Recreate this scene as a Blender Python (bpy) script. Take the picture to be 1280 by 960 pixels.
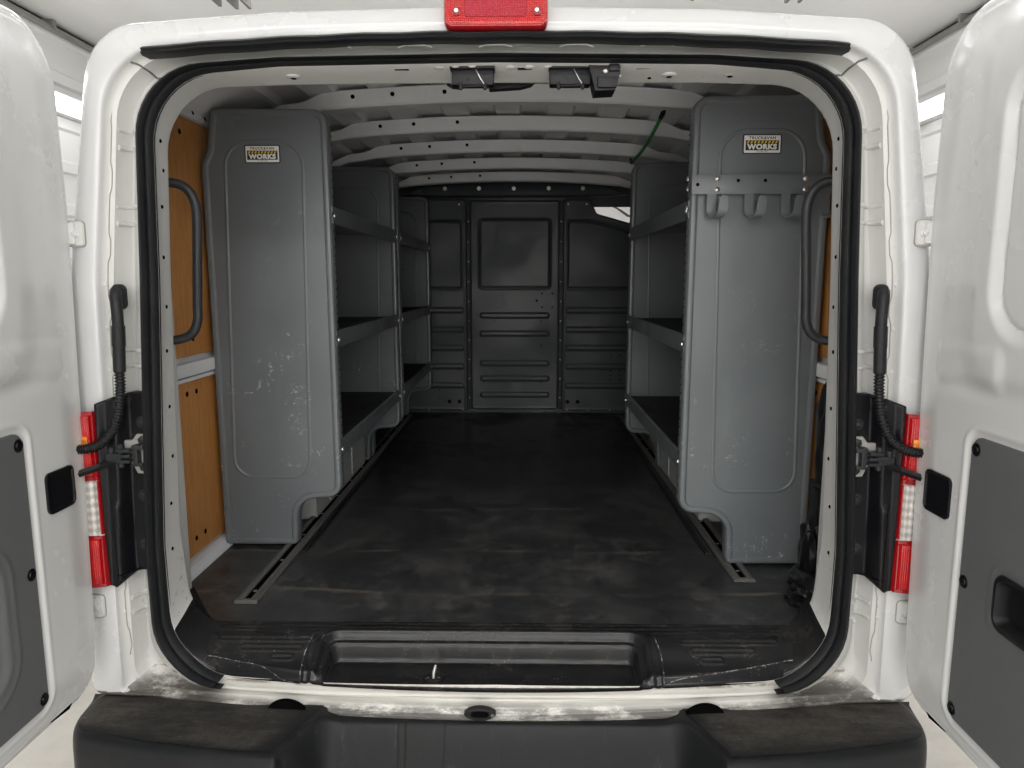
import bpy, bmesh, math, random
import numpy as np
from mathutils import Vector, Matrix
random.seed(4)
R = math.radians
SC = bpy.context.scene
COL = SC.collection
for o in list(bpy.data.objects): bpy.data.objects.remove(o)

# ------------------------------------------------------------------ camera, world, light
cam = bpy.data.cameras.new('camera'); camo = bpy.data.objects.new('camera', cam); COL.objects.link(camo)
cam.sensor_width = 36.0; cam.lens = 888/1280*36.0; cam.clip_start = .02; cam.clip_end = 200
pit = math.atan(130/888); yaw = math.atan(15/888)
camo.location = (.06, -1.55, 1.56)
camo.rotation_euler = (math.pi/2 - pit, 0, yaw)
SC.camera = camo
W = bpy.data.worlds.new('World'); SC.world = W; W.use_nodes = True
W.node_tree.nodes['Background'].inputs[0].default_value = (.9, .95, 1, 1)
W.node_tree.nodes['Background'].inputs[1].default_value = .15
SC.view_settings.view_transform = 'Standard'; SC.view_settings.look = 'None'
SC.view_settings.exposure = -0.12; SC.view_settings.gamma = 1
SC.render.engine = 'CYCLES'

CEIL = 3.3
def area(name, loc, sx, sy, power, rot=(0, 0, 0), col=(.975, .978, 1.0)):
    l = bpy.data.lights.new(name, 'AREA'); l.shape = 'RECTANGLE'; l.size = sx; l.size_y = sy
    l.energy = power; l.color = col
    o = bpy.data.objects.new(name, l); COL.objects.link(o); o.location = loc; o.rotation_euler = rot
    return o
CEIL_ROWS = [(-.0, -2.5), (0, -4.1), (0, -5.8), (0, 1.6), (0, 4.2)]      # fixtures running across the bay
BACKY = -7.4                                                             # end wall behind the camera, with fill panels added for low frontal light
for i, (x, y) in enumerate(CEIL_ROWS):
    area('fixture_lamp', (x, y, CEIL-.16), 3.6, .28, (54, 34, 14, 34, 34)[i])
for x in (-1.7, 0, 1.7):
    area('fill_lamp', (x, BACKY+.16, 1.75), 1.3, 2.2, 4, (math.pi/2, 0, 0))  # added fill from behind the camera, to light the van interior at low angle
for s in (-1, 1):
    area('strip_lamp', (s*2.80, -.6, 2.66), .16, 9.0, 30, (0, s*R(62), 0))

# ------------------------------------------------------------------ materials
def mat(name, base, rough=.5, metal=0, coat=0, **k):
    m = bpy.data.materials.new(name); m.use_nodes = True
    N = m.node_tree.nodes; L = m.node_tree.links; b = N['Principled BSDF']
    b.inputs['Base Color'].default_value = (*base, 1); b.inputs['Roughness'].default_value = rough
    b.inputs['Metallic'].default_value = metal; b.inputs['Coat Weight'].default_value = coat
    b.inputs['Coat Roughness'].default_value = .08
    if 'emit' in k:
        b.inputs['Emission Color'].default_value = (*k['emit'], 1); b.inputs['Emission Strength'].default_value = k.get('es', 1)
    if 'trans' in k: b.inputs['Transmission Weight'].default_value = k['trans']
    if 'spec' in k: b.inputs['Specular IOR Level'].default_value = k['spec']
    return m
class NG:
    """small helper to wire procedural nodes"""
    def __init__(s, m):
        s.m = m; s.N = m.node_tree.nodes; s.L = m.node_tree.links; s.b = s.N['Principled BSDF']
        s.tc = s.N.new('ShaderNodeTexCoord').outputs['Object']; s.bumpn = None
    def map(s, scale=(1, 1, 1), rot=(0, 0, 0), loc=(0, 0, 0), src=None):
        n = s.N.new('ShaderNodeMapping'); s.L.new(src or s.tc, n.inputs[0])
        n.inputs['Scale'].default_value = scale; n.inputs['Rotation'].default_value = rot; n.inputs['Location'].default_value = loc
        return n.outputs[0]
    def noise(s, scale, detail=4, rough=.55, vec=None, dist=0):
        n = s.N.new('ShaderNodeTexNoise'); s.L.new(vec or s.tc, n.inputs['Vector'])
        n.inputs['Scale'].default_value = scale; n.inputs['Detail'].default_value = detail
        n.inputs['Roughness'].default_value = rough; n.inputs['Distortion'].default_value = dist
        return n.outputs['Fac']
    def ramp(s, v, a, b, va=0., vb=1.):
        n = s.N.new('ShaderNodeMapRange'); n.interpolation_type = 'SMOOTHSTEP'; s.L.new(v, n.inputs[0])
        for i, x in enumerate((a, b, va, vb)): n.inputs[i+1].default_value = x
        return n.outputs[0]
    def math(s, op, a, b=0.):
        n = s.N.new('ShaderNodeMath'); n.operation = op
        for i, v in enumerate((a, b)):
            if isinstance(v, (int, float)): n.inputs[i].default_value = v
            else: s.L.new(v, n.inputs[i])
        return n.outputs[0]
    def mul(s, *a):
        r = a[0]
        for x in a[1:]: r = s.math('MULTIPLY', r, x)
        return r
    def axis(s, i):
        n = s.N.new('ShaderNodeSeparateXYZ'); s.L.new(s.tc, n.inputs[0]); return n.outputs[i]
    def mix(s, fac, a, b):
        n = s.N.new('ShaderNodeMix'); n.data_type = 'RGBA'
        if isinstance(fac, (int, float)): n.inputs[0].default_value = fac
        else: s.L.new(fac, n.inputs[0])
        for i, v in ((6, a), (7, b)):
            if isinstance(v, tuple): n.inputs[i].default_value = (*v, 1)
            else: s.L.new(v, n.inputs[i])
        return n.outputs[2]
    def color(s, c): s.L.new(c, s.b.inputs['Base Color'])
    def rough(s, r): s.L.new(r, s.b.inputs['Roughness'])
    def metal(s, r): s.L.new(r, s.b.inputs['Metallic'])
    def bump(s, h, strength=.2, dist=.01):
        n = s.N.new('ShaderNodeBump'); n.inputs['Strength'].default_value = strength; n.inputs['Distance'].default_value = dist
        s.L.new(h, n.inputs['Height'])
        if s.bumpn: s.L.new(s.bumpn, n.inputs['Normal'])
        s.bumpn = n.outputs[0]; s.L.new(s.bumpn, s.b.inputs['Normal'])
    def spot(s, c, r):
        """soft mask: 1 inside an ellipsoid at c with radii r"""
        v = s.map(scale=tuple(1/x for x in r), loc=tuple(-a/b for a, b in zip(c, r)))
        n = s.N.new('ShaderNodeVectorMath'); n.operation = 'LENGTH'; s.L.new(v, n.inputs[0])
        return s.ramp(n.outputs['Value'], 1., .55)
    def geo_up(s):
        g = s.N.new('ShaderNodeNewGeometry'); x = s.N.new('ShaderNodeSeparateXYZ'); s.L.new(g.outputs['Normal'], x.inputs[0])
        return x.outputs[2]

def white_paint(name, base, rough, coat, dirt, specks=.66):
    m = mat(name, base, rough, 0, coat); g = NG(m)
    n1 = g.ramp(g.noise(3.2, 6, .6), .30, .85); n2 = g.ramp(g.noise(55, 3, .6), specks, specks+.05)
    patch = g.ramp(g.noise(6, 3), .45, .7)
    streak = g.ramp(g.noise(30, 5, .7, g.map((1, 1, .12))), .55, .8)
    low = g.ramp(g.axis(2), 1.5, .6, .25, 1.)
    c = g.mix(g.mul(n1, dirt, .5), base, tuple(v*.78 for v in base))
    c = g.mix(g.mul(streak, low, dirt, .55), c, (.40, .36, .29))
    c = g.mix(g.mul(n2, patch, low, dirt*1.3), c, (.20, .18, .15))
    g.color(c); g.rough(g.ramp(n1, 0, 1, rough, rough+.15))
    g.bump(g.noise(5, 1), .06, .012); g.bump(g.noise(420, 1), .03, .001)
    return m
M = {}
M['paint'] = white_paint('white_paint', (.645, .65, .65), .22, .6, .2)
M['jamb'] = white_paint('white_jamb_paint', (.66, .66, .635), .36, .25, .6)
M['flange'] = white_paint('white_flange_paint', (.68, .68, .66), .45, .1, .7, .62)
M['door'] = white_paint('white_door_paint', (.70, .705, .70), .22, .5, .15, .70)

def steel(name, base, rough, wear, spots=()):
    m = mat(name, base, rough, 0, 0, spec=.5); g = NG(m)
    blot = g.ramp(g.noise(2.6, 5, .6), .35, .7)
    c = g.mix(g.mul(blot, .5), base, tuple(v*1.22 for v in base))
    sm = g.ramp(g.noise(9, 6, .7, g.map((1, 1, .3), (0, .6, 0))), .55, .8)
    c = g.mix(g.mul(sm, .35), c, tuple(min(1, v*1.5+.02) for v in base))
    low = g.ramp(g.axis(2), 1.15, .55, .03, 1.)
    mask = g.ramp(g.noise(7, 3, .6), .54, .66)
    fl = g.ramp(g.noise(70, 6, .8, g.map((1, 1, .55), (0, .5, 0))), .58, .63)
    c = g.mix(g.mul(fl, mask, low, wear), c, (.62, .62, .60))
    for cc, rr, amt in spots:
        k = g.ramp(g.noise(60, 8, .85, g.map((.75, 1, 1.3), (0, .5, 0))), .56, .62)
        c = g.mix(g.mul(g.spot(cc, rr), k, amt), c, (.60, .60, .58))
    g.color(c); g.rough(g.ramp(blot, 0, 1, rough-.05, rough+.12))
    g.bump(g.noise(900, 2), .06, .0008); g.bump(g.noise(3, 2), .10, .02)
    return m
M['steel_left'] = steel('grey_powder_coat_left', (.134, .147, .155), .33, 1.,
    (((-.125, 0, .50), (.050, .3, .06), .9), ((-.13, 0, .41), (.045, .3, .05), .8), ((-.16, 0, .28), (.06, .3, .03), .9), ((-.31, 0, .50), (.075, .3, .008), .9),
     ((-.003, 0, .34), (.012, .3, .16), 1.), ((-.388, 0, .25), (.012, .3, .05), 1.), ((-.19, 0, .16), (.02, .3, .05), .7), ((-.10, 0, 1.04), (.02, .3, .05), .5)))
M['steel_right'] = steel('grey_powder_coat_right', (.134, .147, .155), .33, .35,
    (((.155, 0, .315), (.065, .3, .014), 1.), ((.155, 0, .325), (.035, .3, .022), .7), ((.30, 0, .03), (.035, .3, .016), 1.), ((.035, 0, .37), (.014, .3, .045), .8),
     ((.002, 0, .30), (.010, .3, .12), .9), ((.21, 0, .66), (.10, .3, .03), .25), ((.16, 0, .05), (.012, .3, .10), .7)))
M['partition'] = steel('dark_partition_steel', (.040, .046, .052), .46, .05)
M['roof'] = steel('grey_roof_primer', (.76, .77, .79), .45, 0)
M['bow'] = steel('grey_bow_paint', (.70, .715, .735), .48, 0)
M['wheelhouse'] = steel('pale_grey_inner_paint', (.46, .47, .47), .45, .3)

def black(name, base, rough, dust=.0, bump=.05, scale=300, dcol=(.16, .145, .12)):
    m = mat(name, base, rough); g = NG(m)
    d = g.ramp(g.noise(4, 7, .7), .42, .78); f = g.ramp(g.noise(60, 5, .8), .5, .75)
    c = g.mix(g.mul(d, dust), base, dcol); c = g.mix(g.mul(f, dust*.6), c, tuple(v*1.2 for v in dcol))
    g.color(c); g.rough(g.ramp(d, 0, 1, rough, min(1, rough+.2)))
    g.bump(g.noise(scale, 3), bump, .002)
    m.node_tree.nodes['Principled BSDF'].inputs['Specular IOR Level'].default_value = .32
    return m
M['rubber'] = black('black_rubber', (.013, .014, .016), .46, .08)
M['plastic'] = black('black_plastic', (.007, .0075, .009), .45, .04)
M['gloss_black'] = black('glossy_black_plastic', (.006, .006, .008), .28, .03)
M['trim'] = black('charcoal_trim_board', (.115, .119, .123), .6, .10, .25, 500, (.20, .20, .20))
M['tube'] = black('dark_grey_handle_paint', (.028, .030, .033), .38, .06)
M['hole'] = mat('dark_hole', (.004, .004, .004), .9, spec=0.)
M['metal'] = mat('zinc_bolt', (.62, .62, .60), .28, .9)
M['dull_metal'] = black('dull_dark_metal', (.10, .10, .10), .45, .3)
M['alu'] = steel('worn_rail_metal', (.12, .117, .11), .40, .5)
M['sealer'] = mat('dark_seam_sealer', (.16, .15, .14), .6)
M['soft_seam'] = mat('grey_seam_line', (.34, .33, .30), .6)
M['bracket_metal'] = steel('bracket_metal', (.33, .32, .30), .4, .3)
M['green'] = mat('green_elastic_cord', (.05, .30, .10), .7)
M['liner'] = black('black_shelf_liner', (.018, .018, .02), .6, .12, .3, 160)

# floor mat: black vinyl, brown scuffs
m = M['mat'] = mat('black_vinyl_mat', (.028, .028, .03), .5); g = NG(m)
near = g.ramp(g.axis(1), 2.3, .3, .25, 1.)  # also darkens the mat deeper in, painting the bay's shade into its colour
big = g.ramp(g.noise(2.6, 8, .72, g.map((1.2, 1, 1))), .44, .66)
fine = g.ramp(g.noise(26, 8, .8), .46, .74)
streaky = g.ramp(g.noise(8, 6, .75, g.map((.45, 2.2, 1), (0, 0, .12))), .5, .75)
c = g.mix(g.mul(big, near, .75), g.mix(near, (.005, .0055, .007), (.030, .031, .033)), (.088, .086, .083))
c = g.mix(g.mul(fine, g.ramp(g.noise(4.4, 4), .42, .62), near, .75), c, (.165, .157, .147))
scr = g.ramp(g.noise(42, 8, .8, g.map((.5, 1.9, 1), (0, 0, .5))), .58, .66)
c = g.mix(g.mul(scr, g.ramp(g.noise(6, 3), .45, .6), near, .6), c, (.20, .185, .165))
scr = g.ramp(g.noise(38, 8, .8, g.map((1.9, .5, 1), (0, 0, -.35))), .60, .68)
c = g.mix(g.mul(scr, g.ramp(g.noise(7, 3), .48, .62), near, .5), c, (.18, .17, .155))
c = g.mix(g.mul(g.ramp(g.noise(7.3, 6, .7), .56, .66), near, .6), c, (.014, .014, .015))
c = g.mix(g.mul(streaky, near, .15), c, (.19, .155, .12))
for yy, ph in ((.31, 0), (.62, 1.3), (1.05, 2.1)):     # pale creases across the mat
    wob = g.math('MULTIPLY', g.noise(1.3 + ph*.2, 2), .12)
    dd = g.math('ABSOLUTE', g.math('SUBTRACT', g.math('ADD', g.axis(1), wob), yy+.06))
    c = g.mix(g.mul(g.ramp(dd, .014, .0), g.ramp(g.noise(5, 6), .40, .68), .42), c, (.24, .20, .155))
vor = g.ramp(g.noise(150, 2, .5), .73, .76)
c = g.mix(g.mul(vor, near, .7), c, (.4, .36, .3))
g.color(c); g.rough(g.ramp(big, 0, 1, .30, .55)); g.bump(g.noise(500, 2), .25, .001); g.bump(g.noise(5, 3), .25, .012)

# threshold plate: glossy worn black
m = M['threshold'] = mat('worn_black_threshold', (.016, .016, .017), .3, spec=.35); g = NG(m)
chips = g.mul(g.ramp(g.noise(130, 6, .8), .60, .66), g.ramp(g.noise(9, 4), .52, .62))
scr = g.mul(g.ramp(g.noise(60, 6, .8, g.map((.25, 1.6, 1), (0, 0, .25))), .60, .68), g.ramp(g.noise(7, 4), .5, .62))
dust = g.ramp(g.noise(5, 6, .7), .45, .75)
c = g.mix(g.mul(dust, .5), (.014, .014, .015), (.055, .052, .047))
c = g.mix(g.mul(chips, .6), c, (.42, .40, .36)); c = g.mix(g.mul(scr, .30), c, (.30, .29, .27))
g.color(c); g.rough(g.ramp(dust, 0, 1, .20, .46)); g.bump(g.noise(300, 3), .10, .001)

m = M['edge_wear'] = mat('chipped_edge', (.3, .29, .27), .5); g = NG(m)
g.color(g.mix(g.ramp(g.noise(70, 6, .8), .50, .58), (.014, .014, .015), (.42, .40, .37)))

# sill lip: worn white with scraped metal and grime
m = M['sill'] = mat('worn_white_sill', (.7, .68, .6), .35); g = NG(m)
w = g.ramp(g.noise(5, 6, .7, g.map((.4, 3, 5))), .40, .75); f = g.ramp(g.noise(30, 7, .75, g.map((.25, 1.2, 3))), .52, .72)
c = g.mix(g.mul(w, .5), (.70, .69, .65), (.50, .47, .40)); c = g.mix(g.mul(f, .35), c, (.36, .32, .25))
edge = g.mul(g.ramp(g.math('ABSOLUTE', g.math('SUBTRACT', g.axis(2), .632)), .007, .0), g.ramp(g.noise(50, 6, .8, g.map((.3, 1, 1))), .42, .58))
c = g.mix(g.mul(edge, .8), c, (.16, .12, .07))
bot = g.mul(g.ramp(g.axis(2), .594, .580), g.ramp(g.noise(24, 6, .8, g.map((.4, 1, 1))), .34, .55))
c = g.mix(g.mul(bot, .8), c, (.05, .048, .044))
side = g.mul(g.ramp(g.math('ABSOLUTE', g.axis(0)), .60, .70), g.ramp(g.axis(2), .635, .60), g.ramp(g.noise(12, 7, .75, g.map((.8, 1, 2))), .30, .54))
c = g.mix(g.mul(side, .9), c, (.065, .058, .05))
g.color(c); g.rough(g.ramp(w, 0, 1, .25, .5)); g.bump(g.noise(40, 4, .5, g.map((.3, 1, 1))), .15, .002); g.bump(g.noise(9, 2), .2, .01)

# bumper plastic + dusty step pads
m = M['bumper'] = mat('black_bumper_plastic', (.035, .036, .038), .5, spec=.22); g = NG(m)
d = g.ramp(g.noise(5, 6, .65, g.map((1, 1, .5))), .42, .75); s2 = g.ramp(g.noise(16, 6, .8, g.map((1.4, 1, .16), (0, .25, 0))), .58, .72)
c = g.mix(g.mul(d, .55), (.011, .012, .0135), (.030, .0295, .029)); c = g.mix(g.mul(s2, .22), c, (.12, .115, .11))
for xx in (-.222, -.206, -.118):                      # dried drip marks under the latch
    wv = g.math('MULTIPLY', g.math('SUBTRACT', g.noise(9, 2), .5), .012)
    dd = g.math('ABSOLUTE', g.math('SUBTRACT', g.math('ADD', g.axis(0), wv), xx))
    c = g.mix(g.mul(g.ramp(dd, .0035, .002), g.ramp(g.axis(1), -.06, -.075)), c, (.006, .006, .006))
g.color(c); g.rough(g.ramp(d, 0, 1, .42, .62)); g.bump(g.noise(600, 2), .25, .0012)
m = M['pad'] = mat('dusty_step_tread', (.05, .045, .04), .75, spec=.2); g = NG(m)
d = g.ramp(g.noise(6, 7, .7, g.map((.8, 2, 1))), .34, .68); f = g.ramp(g.noise(80, 6, .8), .42, .7)
c = g.mix(g.mul(d, .9), (.026, .0255, .025), (.080, .072, .063)); c = g.mix(g.mul(f, .6), c, (.026, .025, .024))
br = g.N.new('ShaderNodeTexBrick'); g.L.new(g.map(), br.inputs['Vector'])
br.inputs['Scale'].default_value = 1; br.inputs['Brick Width'].default_value = .070; br.inputs['Row Height'].default_value = .021
br.inputs['Mortar Size'].default_value = .0016; br.inputs['Mortar Smooth'].default_value = .3
mor = g.math('SUBTRACT', 1., br.outputs['Fac'])
c = g.mix(g.mul(br.outputs['Fac'], g.ramp(g.noise(11, 4), .46, .62), .35), c, (.016, .015, .014))
st_ = g.ramp(g.noise(20, 7, .8, g.map((.7, 1.5, 1))), .48, .66)
c = g.mix(g.mul(st_, .7), c, (.022, .020, .018))
ax = g.math('ABSOLUTE', g.axis(0)); yy = g.axis(1)
front = g.math('SUBTRACT', yy, g.math('ADD', -.212, g.math('MULTIPLY', g.math('POWER', ax, 3.), .104)))
inner = g.math('SUBTRACT', ax, g.math('ADD', .430-.065*.42, g.math('MULTIPLY', yy, -.42)))
wob = g.math('MULTIPLY', g.math('SUBTRACT', g.noise(16, 6, .75, g.map((.6, 2, 1))), .5), .09)
fade = g.mul(g.ramp(g.math('ADD', front, wob), -.005, .035), g.ramp(g.math('ADD', inner, wob), .0, .05))
c = g.mix(g.mul(g.ramp(g.noise(34, 8, .8, g.map((.6, 1.6, 1), (0, 0, .1))), .57, .68), .5), c, (.14, .125, .105))
c = g.mix(fade, (.016, .0165, .0175), c)
g.color(c); g.bump(mor, .5, .003); g.bump(g.noise(260, 5), .5, .002)

# plywood
m = M['plywood'] = mat('orange_plywood', (.45, .2, .06), .42); g = NG(m)
gr = g.noise(14, 8, .7, g.map((1, 5, .35)), 1.2); gr2 = g.noise(120, 3, .6, g.map((1, 6, .25)))
c = g.mix(g.ramp(gr, .3, .7), (.45, .185, .045), (.60, .28, .085)); c = g.mix(g.mul(g.ramp(gr2, .5, .75), .5), c, (.24, .09, .025))
c = g.mix(g.mul(g.ramp(g.noise(5, 5), .62, .75), .35), c, (.22, .12, .05))
g.color(c); g.bump(gr2, .1, .001)

# lenses
def lens(name, base, rough=.12, ribs=(260, 0, 260), emit=None):
    m = mat(name, base, rough, 0, .5); g = NG(m)
    sx = g.math('SINE', g.math('MULTIPLY', g.axis(0), ribs[0])); sz = g.math('SINE', g.math('MULTIPLY', g.axis(2), ribs[2]))
    h = g.math('ADD', sx, sz)
    g.color(g.mix(g.ramp(h, -1.6, 1.6), tuple(v*.55 for v in base), base)); g.bump(h, .35, .0015)
    return m
M['red'] = lens('red_lens', (.62, .004, .006), .15, (1500, 0, 1500))
M['red_in'] = lens('deep_red_lens', (.50, .003, .028), .2, (1900, 0, 1900))
M['red_edge'] = mat('dark_red_plastic', (.32, .004, .008), .15, 0, 1)
M['amber'] = lens('amber_glow_tint', (.95, .30, .03), .12, (300, 0, 420))
M['clear'] = lens('clear_ribbed_lens', (.72, .68, .64), .10, (500, 0, 330))

# room
m = M['concrete'] = mat('pale_sealed_concrete', (.55, .53, .49), .35); g = NG(m)
c = g.mix(g.ramp(g.noise(2.5, 8, .7), .35, .7), (.60, .57, .52), (.48, .455, .41))
c = g.mix(g.mul(g.ramp(g.noise(60, 6, .8), .6, .7), .5), c, (.3, .27, .23))
for a, sp in ((0, .61), (1, .61)):
    fr = g.math('PINGPONG', g.math('ADD', g.axis(a), 30.1), sp)
    c = g.mix(g.mul(g.ramp(fr, .006, .003), .45), c, (.25, .22, .18))
g.color(c)
m = M['ceil'] = mat('white_ceiling_panel', (.82, .82, .80), .5); g = NG(m); g.bump(g.noise(1.2, 2), .1, .05)
m = M['wall'] = mat('white_wall_siding', (.84, .84, .83), .35); g = NG(m); g.bump(g.noise(2, 2), .1, .03)
M['fixture'] = mat('white_fixture_paint', (.8, .8, .8), .4)
M['diffuser'] = mat('lit_tube', (1, 1, 1), .5, emit=(1, .98, .95), es=4)
M['grey_metal'] = mat('grey_conduit_metal', (.30, .30, .29), .4, .4)

# ------------------------------------------------------------------ mesh helpers
class MB:
    def __init__(s): s.v = []; s.f = []; s.m = []
    def add(s, vs, fs, mi=0):
        b = len(s.v); s.v += [tuple(map(float, p)) for p in vs]; s.f += [tuple(b+i for i in f) for f in fs]; s.m += [mi]*len(fs); return s
    def box(s, c, d, mi=0, rot=None, bev=0):
        bm = bmesh.new(); bmesh.ops.create_cube(bm, size=1)
        bmesh.ops.scale(bm, vec=d, verts=bm.verts)
        if bev: bmesh.ops.bevel(bm, geom=list(bm.edges), offset=bev, segments=2, affect='EDGES', profile=.6)
        if rot: bmesh.ops.rotate(bm, matrix=rot, verts=bm.verts)
        bmesh.ops.translate(bm, vec=c, verts=bm.verts)
        bm.verts.index_update(); s.add([v.co for v in bm.verts], [[v.index for v in f.verts] for f in bm.faces], mi); bm.free(); return s
    def tube(s, pts, r, n=10, mi=0, cap=True, flat=1.):
        pts = [Vector(p) for p in pts]; rs = r if isinstance(r, (list, tuple)) else [r]*len(pts)
        T = [(pts[min(i+1, len(pts)-1)]-pts[max(i-1, 0)]).normalized() for i in range(len(pts))]
        up = Vector((0, 0, 1)) if abs(T[0].z) < .9 else Vector((0, 1, 0))
        u = T[0].cross(up).normalized(); vs = []
        for p, t, rr in zip(pts, T, rs):
            u = (u - t*u.dot(t)).normalized(); w = t.cross(u)
            vs += [p + (u*math.cos(a)*rr + w*math.sin(a)*rr*flat) for a in [2*math.pi*k/n for k in range(n)]]
        fs = [(i*n+k, i*n+(k+1) % n, (i+1)*n+(k+1) % n, (i+1)*n+k) for i in range(len(pts)-1) for k in range(n)]
        if cap: fs += [tuple(range(n))[::-1], tuple((len(pts)-1)*n+k for k in range(n))]
        return s.add(vs, fs, mi)
    def lathe(s, c, axis, prof, n=16, mi=0):
        """prof = [(radius, height along axis)]"""
        a = Vector(axis).normalized(); u = a.orthogonal().normalized(); w = a.cross(u); c = Vector(c); vs = []
        for r, h in prof: vs += [c + a*h + (u*math.cos(t)+w*math.sin(t))*r for t in [2*math.pi*k/n for k in range(n)]]
        fs = [(i*n+k, i*n+(k+1) % n, (i+1)*n+(k+1) % n, (i+1)*n+k) for i in range(len(prof)-1) for k in range(n)]
        fs += [tuple(range(n))[::-1], tuple((len(prof)-1)*n+k for k in range(n))]
        return s.add(vs, fs, mi)
    def loft(s, loops, closed=True, mi=0, keep=None, capa=False, capb=False):
        n = len(loops[0]); vs = [p for l in loops for p in l]; fs = []
        for i in range(len(loops)-1):
            for k in range(n if closed else n-1):
                q = (i*n+k, i*n+(k+1) % n, (i+1)*n+(k+1) % n, (i+1)*n+k)
                if keep:
                    cc = [sum(vs[j][a] for j in q)/4 for a in range(3)]
                    if not (keep(*cc, k) if keep.__code__.co_argcount == 4 else keep(*cc)): continue
                fs.append(q)
        if capa: fs.append(tuple(range(n))[::-1])
        if capb: fs.append(tuple((len(loops)-1)*n+k for k in range(n)))
        return s.add(vs, fs, mi)
    def grid(s, X, Y, Z, mi=0, keep=None):
        h, w = X.shape; vs = list(zip(X.ravel(), Y.ravel(), Z.ravel())); fs = []
        for i in range(h-1):
            for j in range(w-1):
                q = (i*w+j, i*w+j+1, (i+1)*w+j+1, (i+1)*w+j)
                if keep is not None and not keep(i, j): continue
                fs.append(q)
        return s.add(vs, fs, mi)
    def build(s, name, mats, parent=None, smooth=True, ang=38, label=None, bevel=0):
        me = bpy.data.meshes.new(name); me.from_pydata(s.v, [], s.f)
        for x in (mats if isinstance(mats, (list, tuple)) else [mats]): me.materials.append(M[x] if isinstance(x, str) else x)
        me.polygons.foreach_set('material_index', s.m)
        bm = bmesh.new(); bm.from_mesh(me); bmesh.ops.remove_doubles(bm, verts=bm.verts, dist=1e-5)
        bmesh.ops.recalc_face_normals(bm, faces=bm.faces)
        lim = R(ang)
        for f in bm.faces: f.smooth = smooth and len(f.verts) <= 8
        for e in bm.edges:
            if len(e.link_faces) == 2 and e.calc_face_angle(0) > lim: e.smooth = False
        bm.to_mesh(me); bm.free()
        o = bpy.data.objects.new(name, me); COL.objects.link(o)
        if bevel:
            b = o.modifiers.new('bevel', 'BEVEL'); b.width = bevel; b.segments = 2; b.limit_method = 'ANGLE'
        if parent:
            o.parent = parent
            w = Matrix.Identity(4); p = parent
            if not p.get('local'):
                while p: w = Matrix.Translation(p.location) @ w if p.type == 'EMPTY' else w; p = p.parent
                o.matrix_parent_inverse = w.inverted() if parent.type == 'EMPTY' else Matrix.Identity(4)
        if label: o['label'] = label
        return o
def thing(name, label, cat, loc=(0, 0, 0), group=None):
    o = bpy.data.objects.new(name, None); COL.objects.link(o); o.location = loc; o.empty_display_size = .1
    o['label'] = label; o['category'] = cat
    if group: o['group'] = group
    return o
def tag(o, label, cat, group=None):
    o['label'] = label; o['category'] = cat
    if group: o['group'] = group
    return o
def struct(o): o['kind'] = 'structure'; return o

def fillet(pts, closed=False, ns=8, sub=5):
    """pts (a, b, r) -> smooth polyline with a fixed count for a fixed number of controls"""
    n = len(pts); segs = []
    rng = range(n) if closed else range(1, n-1)
    arcs = {}
    for i in rng:
        p0, p1, p2 = [np.array(pts[(i+d) % n][:2], float) for d in (-1, 0, 1)]; r = pts[i][2]
        a = p0-p1; b = p2-p1; la = np.linalg.norm(a); lb = np.linalg.norm(b); a /= la; b /= lb
        th = math.acos(max(-1, min(1, a@b)))
        t = min(r/math.tan(th/2) if th > 1e-3 else 0, la*.48, lb*.48) if th < math.pi-1e-4 else min(r, la*.3, lb*.3)*.2
        A = p1+a*t; B = p1+b*t
        if th < math.pi-1e-3:
            rr = t*math.tan(th/2); c = p1+(a+b)/np.linalg.norm(a+b)*math.hypot(rr, t)
            va = A-c; vb = B-c; ang = math.atan2(va[0]*vb[1]-va[1]*vb[0], va@vb)
            arcs[i] = [c+np.array([va[0]*math.cos(ang*k/ns)-va[1]*math.sin(ang*k/ns), va[0]*math.sin(ang*k/ns)+va[1]*math.cos(ang*k/ns)]) for k in range(ns+1)]
        else: arcs[i] = [A+(B-A)*k/ns for k in range(ns+1)]
    out = []
    if closed:
        for i in range(n):
            out += arcs[i]; a = arcs[i][-1]; b = arcs[(i+1) % n][0]
            out += [a+(b-a)*k/sub for k in range(1, sub)]
    else:
        prev = np.array(pts[0][:2], float)
        out.append(prev)
        for i in range(1, n-1):
            b = arcs[i][0]; out += [prev+(b-prev)*k/sub for k in range(1, sub)]; out += arcs[i]; prev = arcs[i][-1]
        b = np.array(pts[-1][:2], float); out += [prev+(b-prev)*k/sub for k in range(1, sub)]; out.append(b)
    return [tuple(p) for p in out]
def rrect(cx, cz, hx, hz, r, ns=6, sub=2):
    return fillet([(cx-hx, cz-hz, r), (cx+hx, cz-hz, r), (cx+hx, cz+hz, r), (cx-hx, cz+hz, r)], True, ns, sub)
def offset(poly, d):
    """offset a closed 2D polyline inward by d (counter-clockwise or clockwise handled)"""
    P = np.array(poly); A = np.roll(P, 1, 0); B = np.roll(P, -1, 0)
    area_ = .5*np.sum(P[:, 0]*B[:, 1]-B[:, 0]*P[:, 1]); sg = 1 if area_ > 0 else -1
    t = B-A; t /= np.linalg.norm(t, axis=1)[:, None]+1e-12
    nrm = np.stack([-t[:, 1], t[:, 0]], 1)*sg
    return [tuple(p) for p in P+nrm*d]
def cr(P, k):
    out_ = []
    for i in range(len(P)-1):
        p0 = P[max(i-1, 0)]; p1 = P[i]; p2 = P[i+1]; p3 = P[min(i+2, len(P)-1)]
        for j in range(k):
            t = j/k; out_.append(.5*((2*p1)+(p2-p0)*t+(2*p0-5*p1+4*p2-p3)*t*t+(-p0+3*p1-3*p2+p3)*t**3))
    out_.append(P[-1]); return out_
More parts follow.
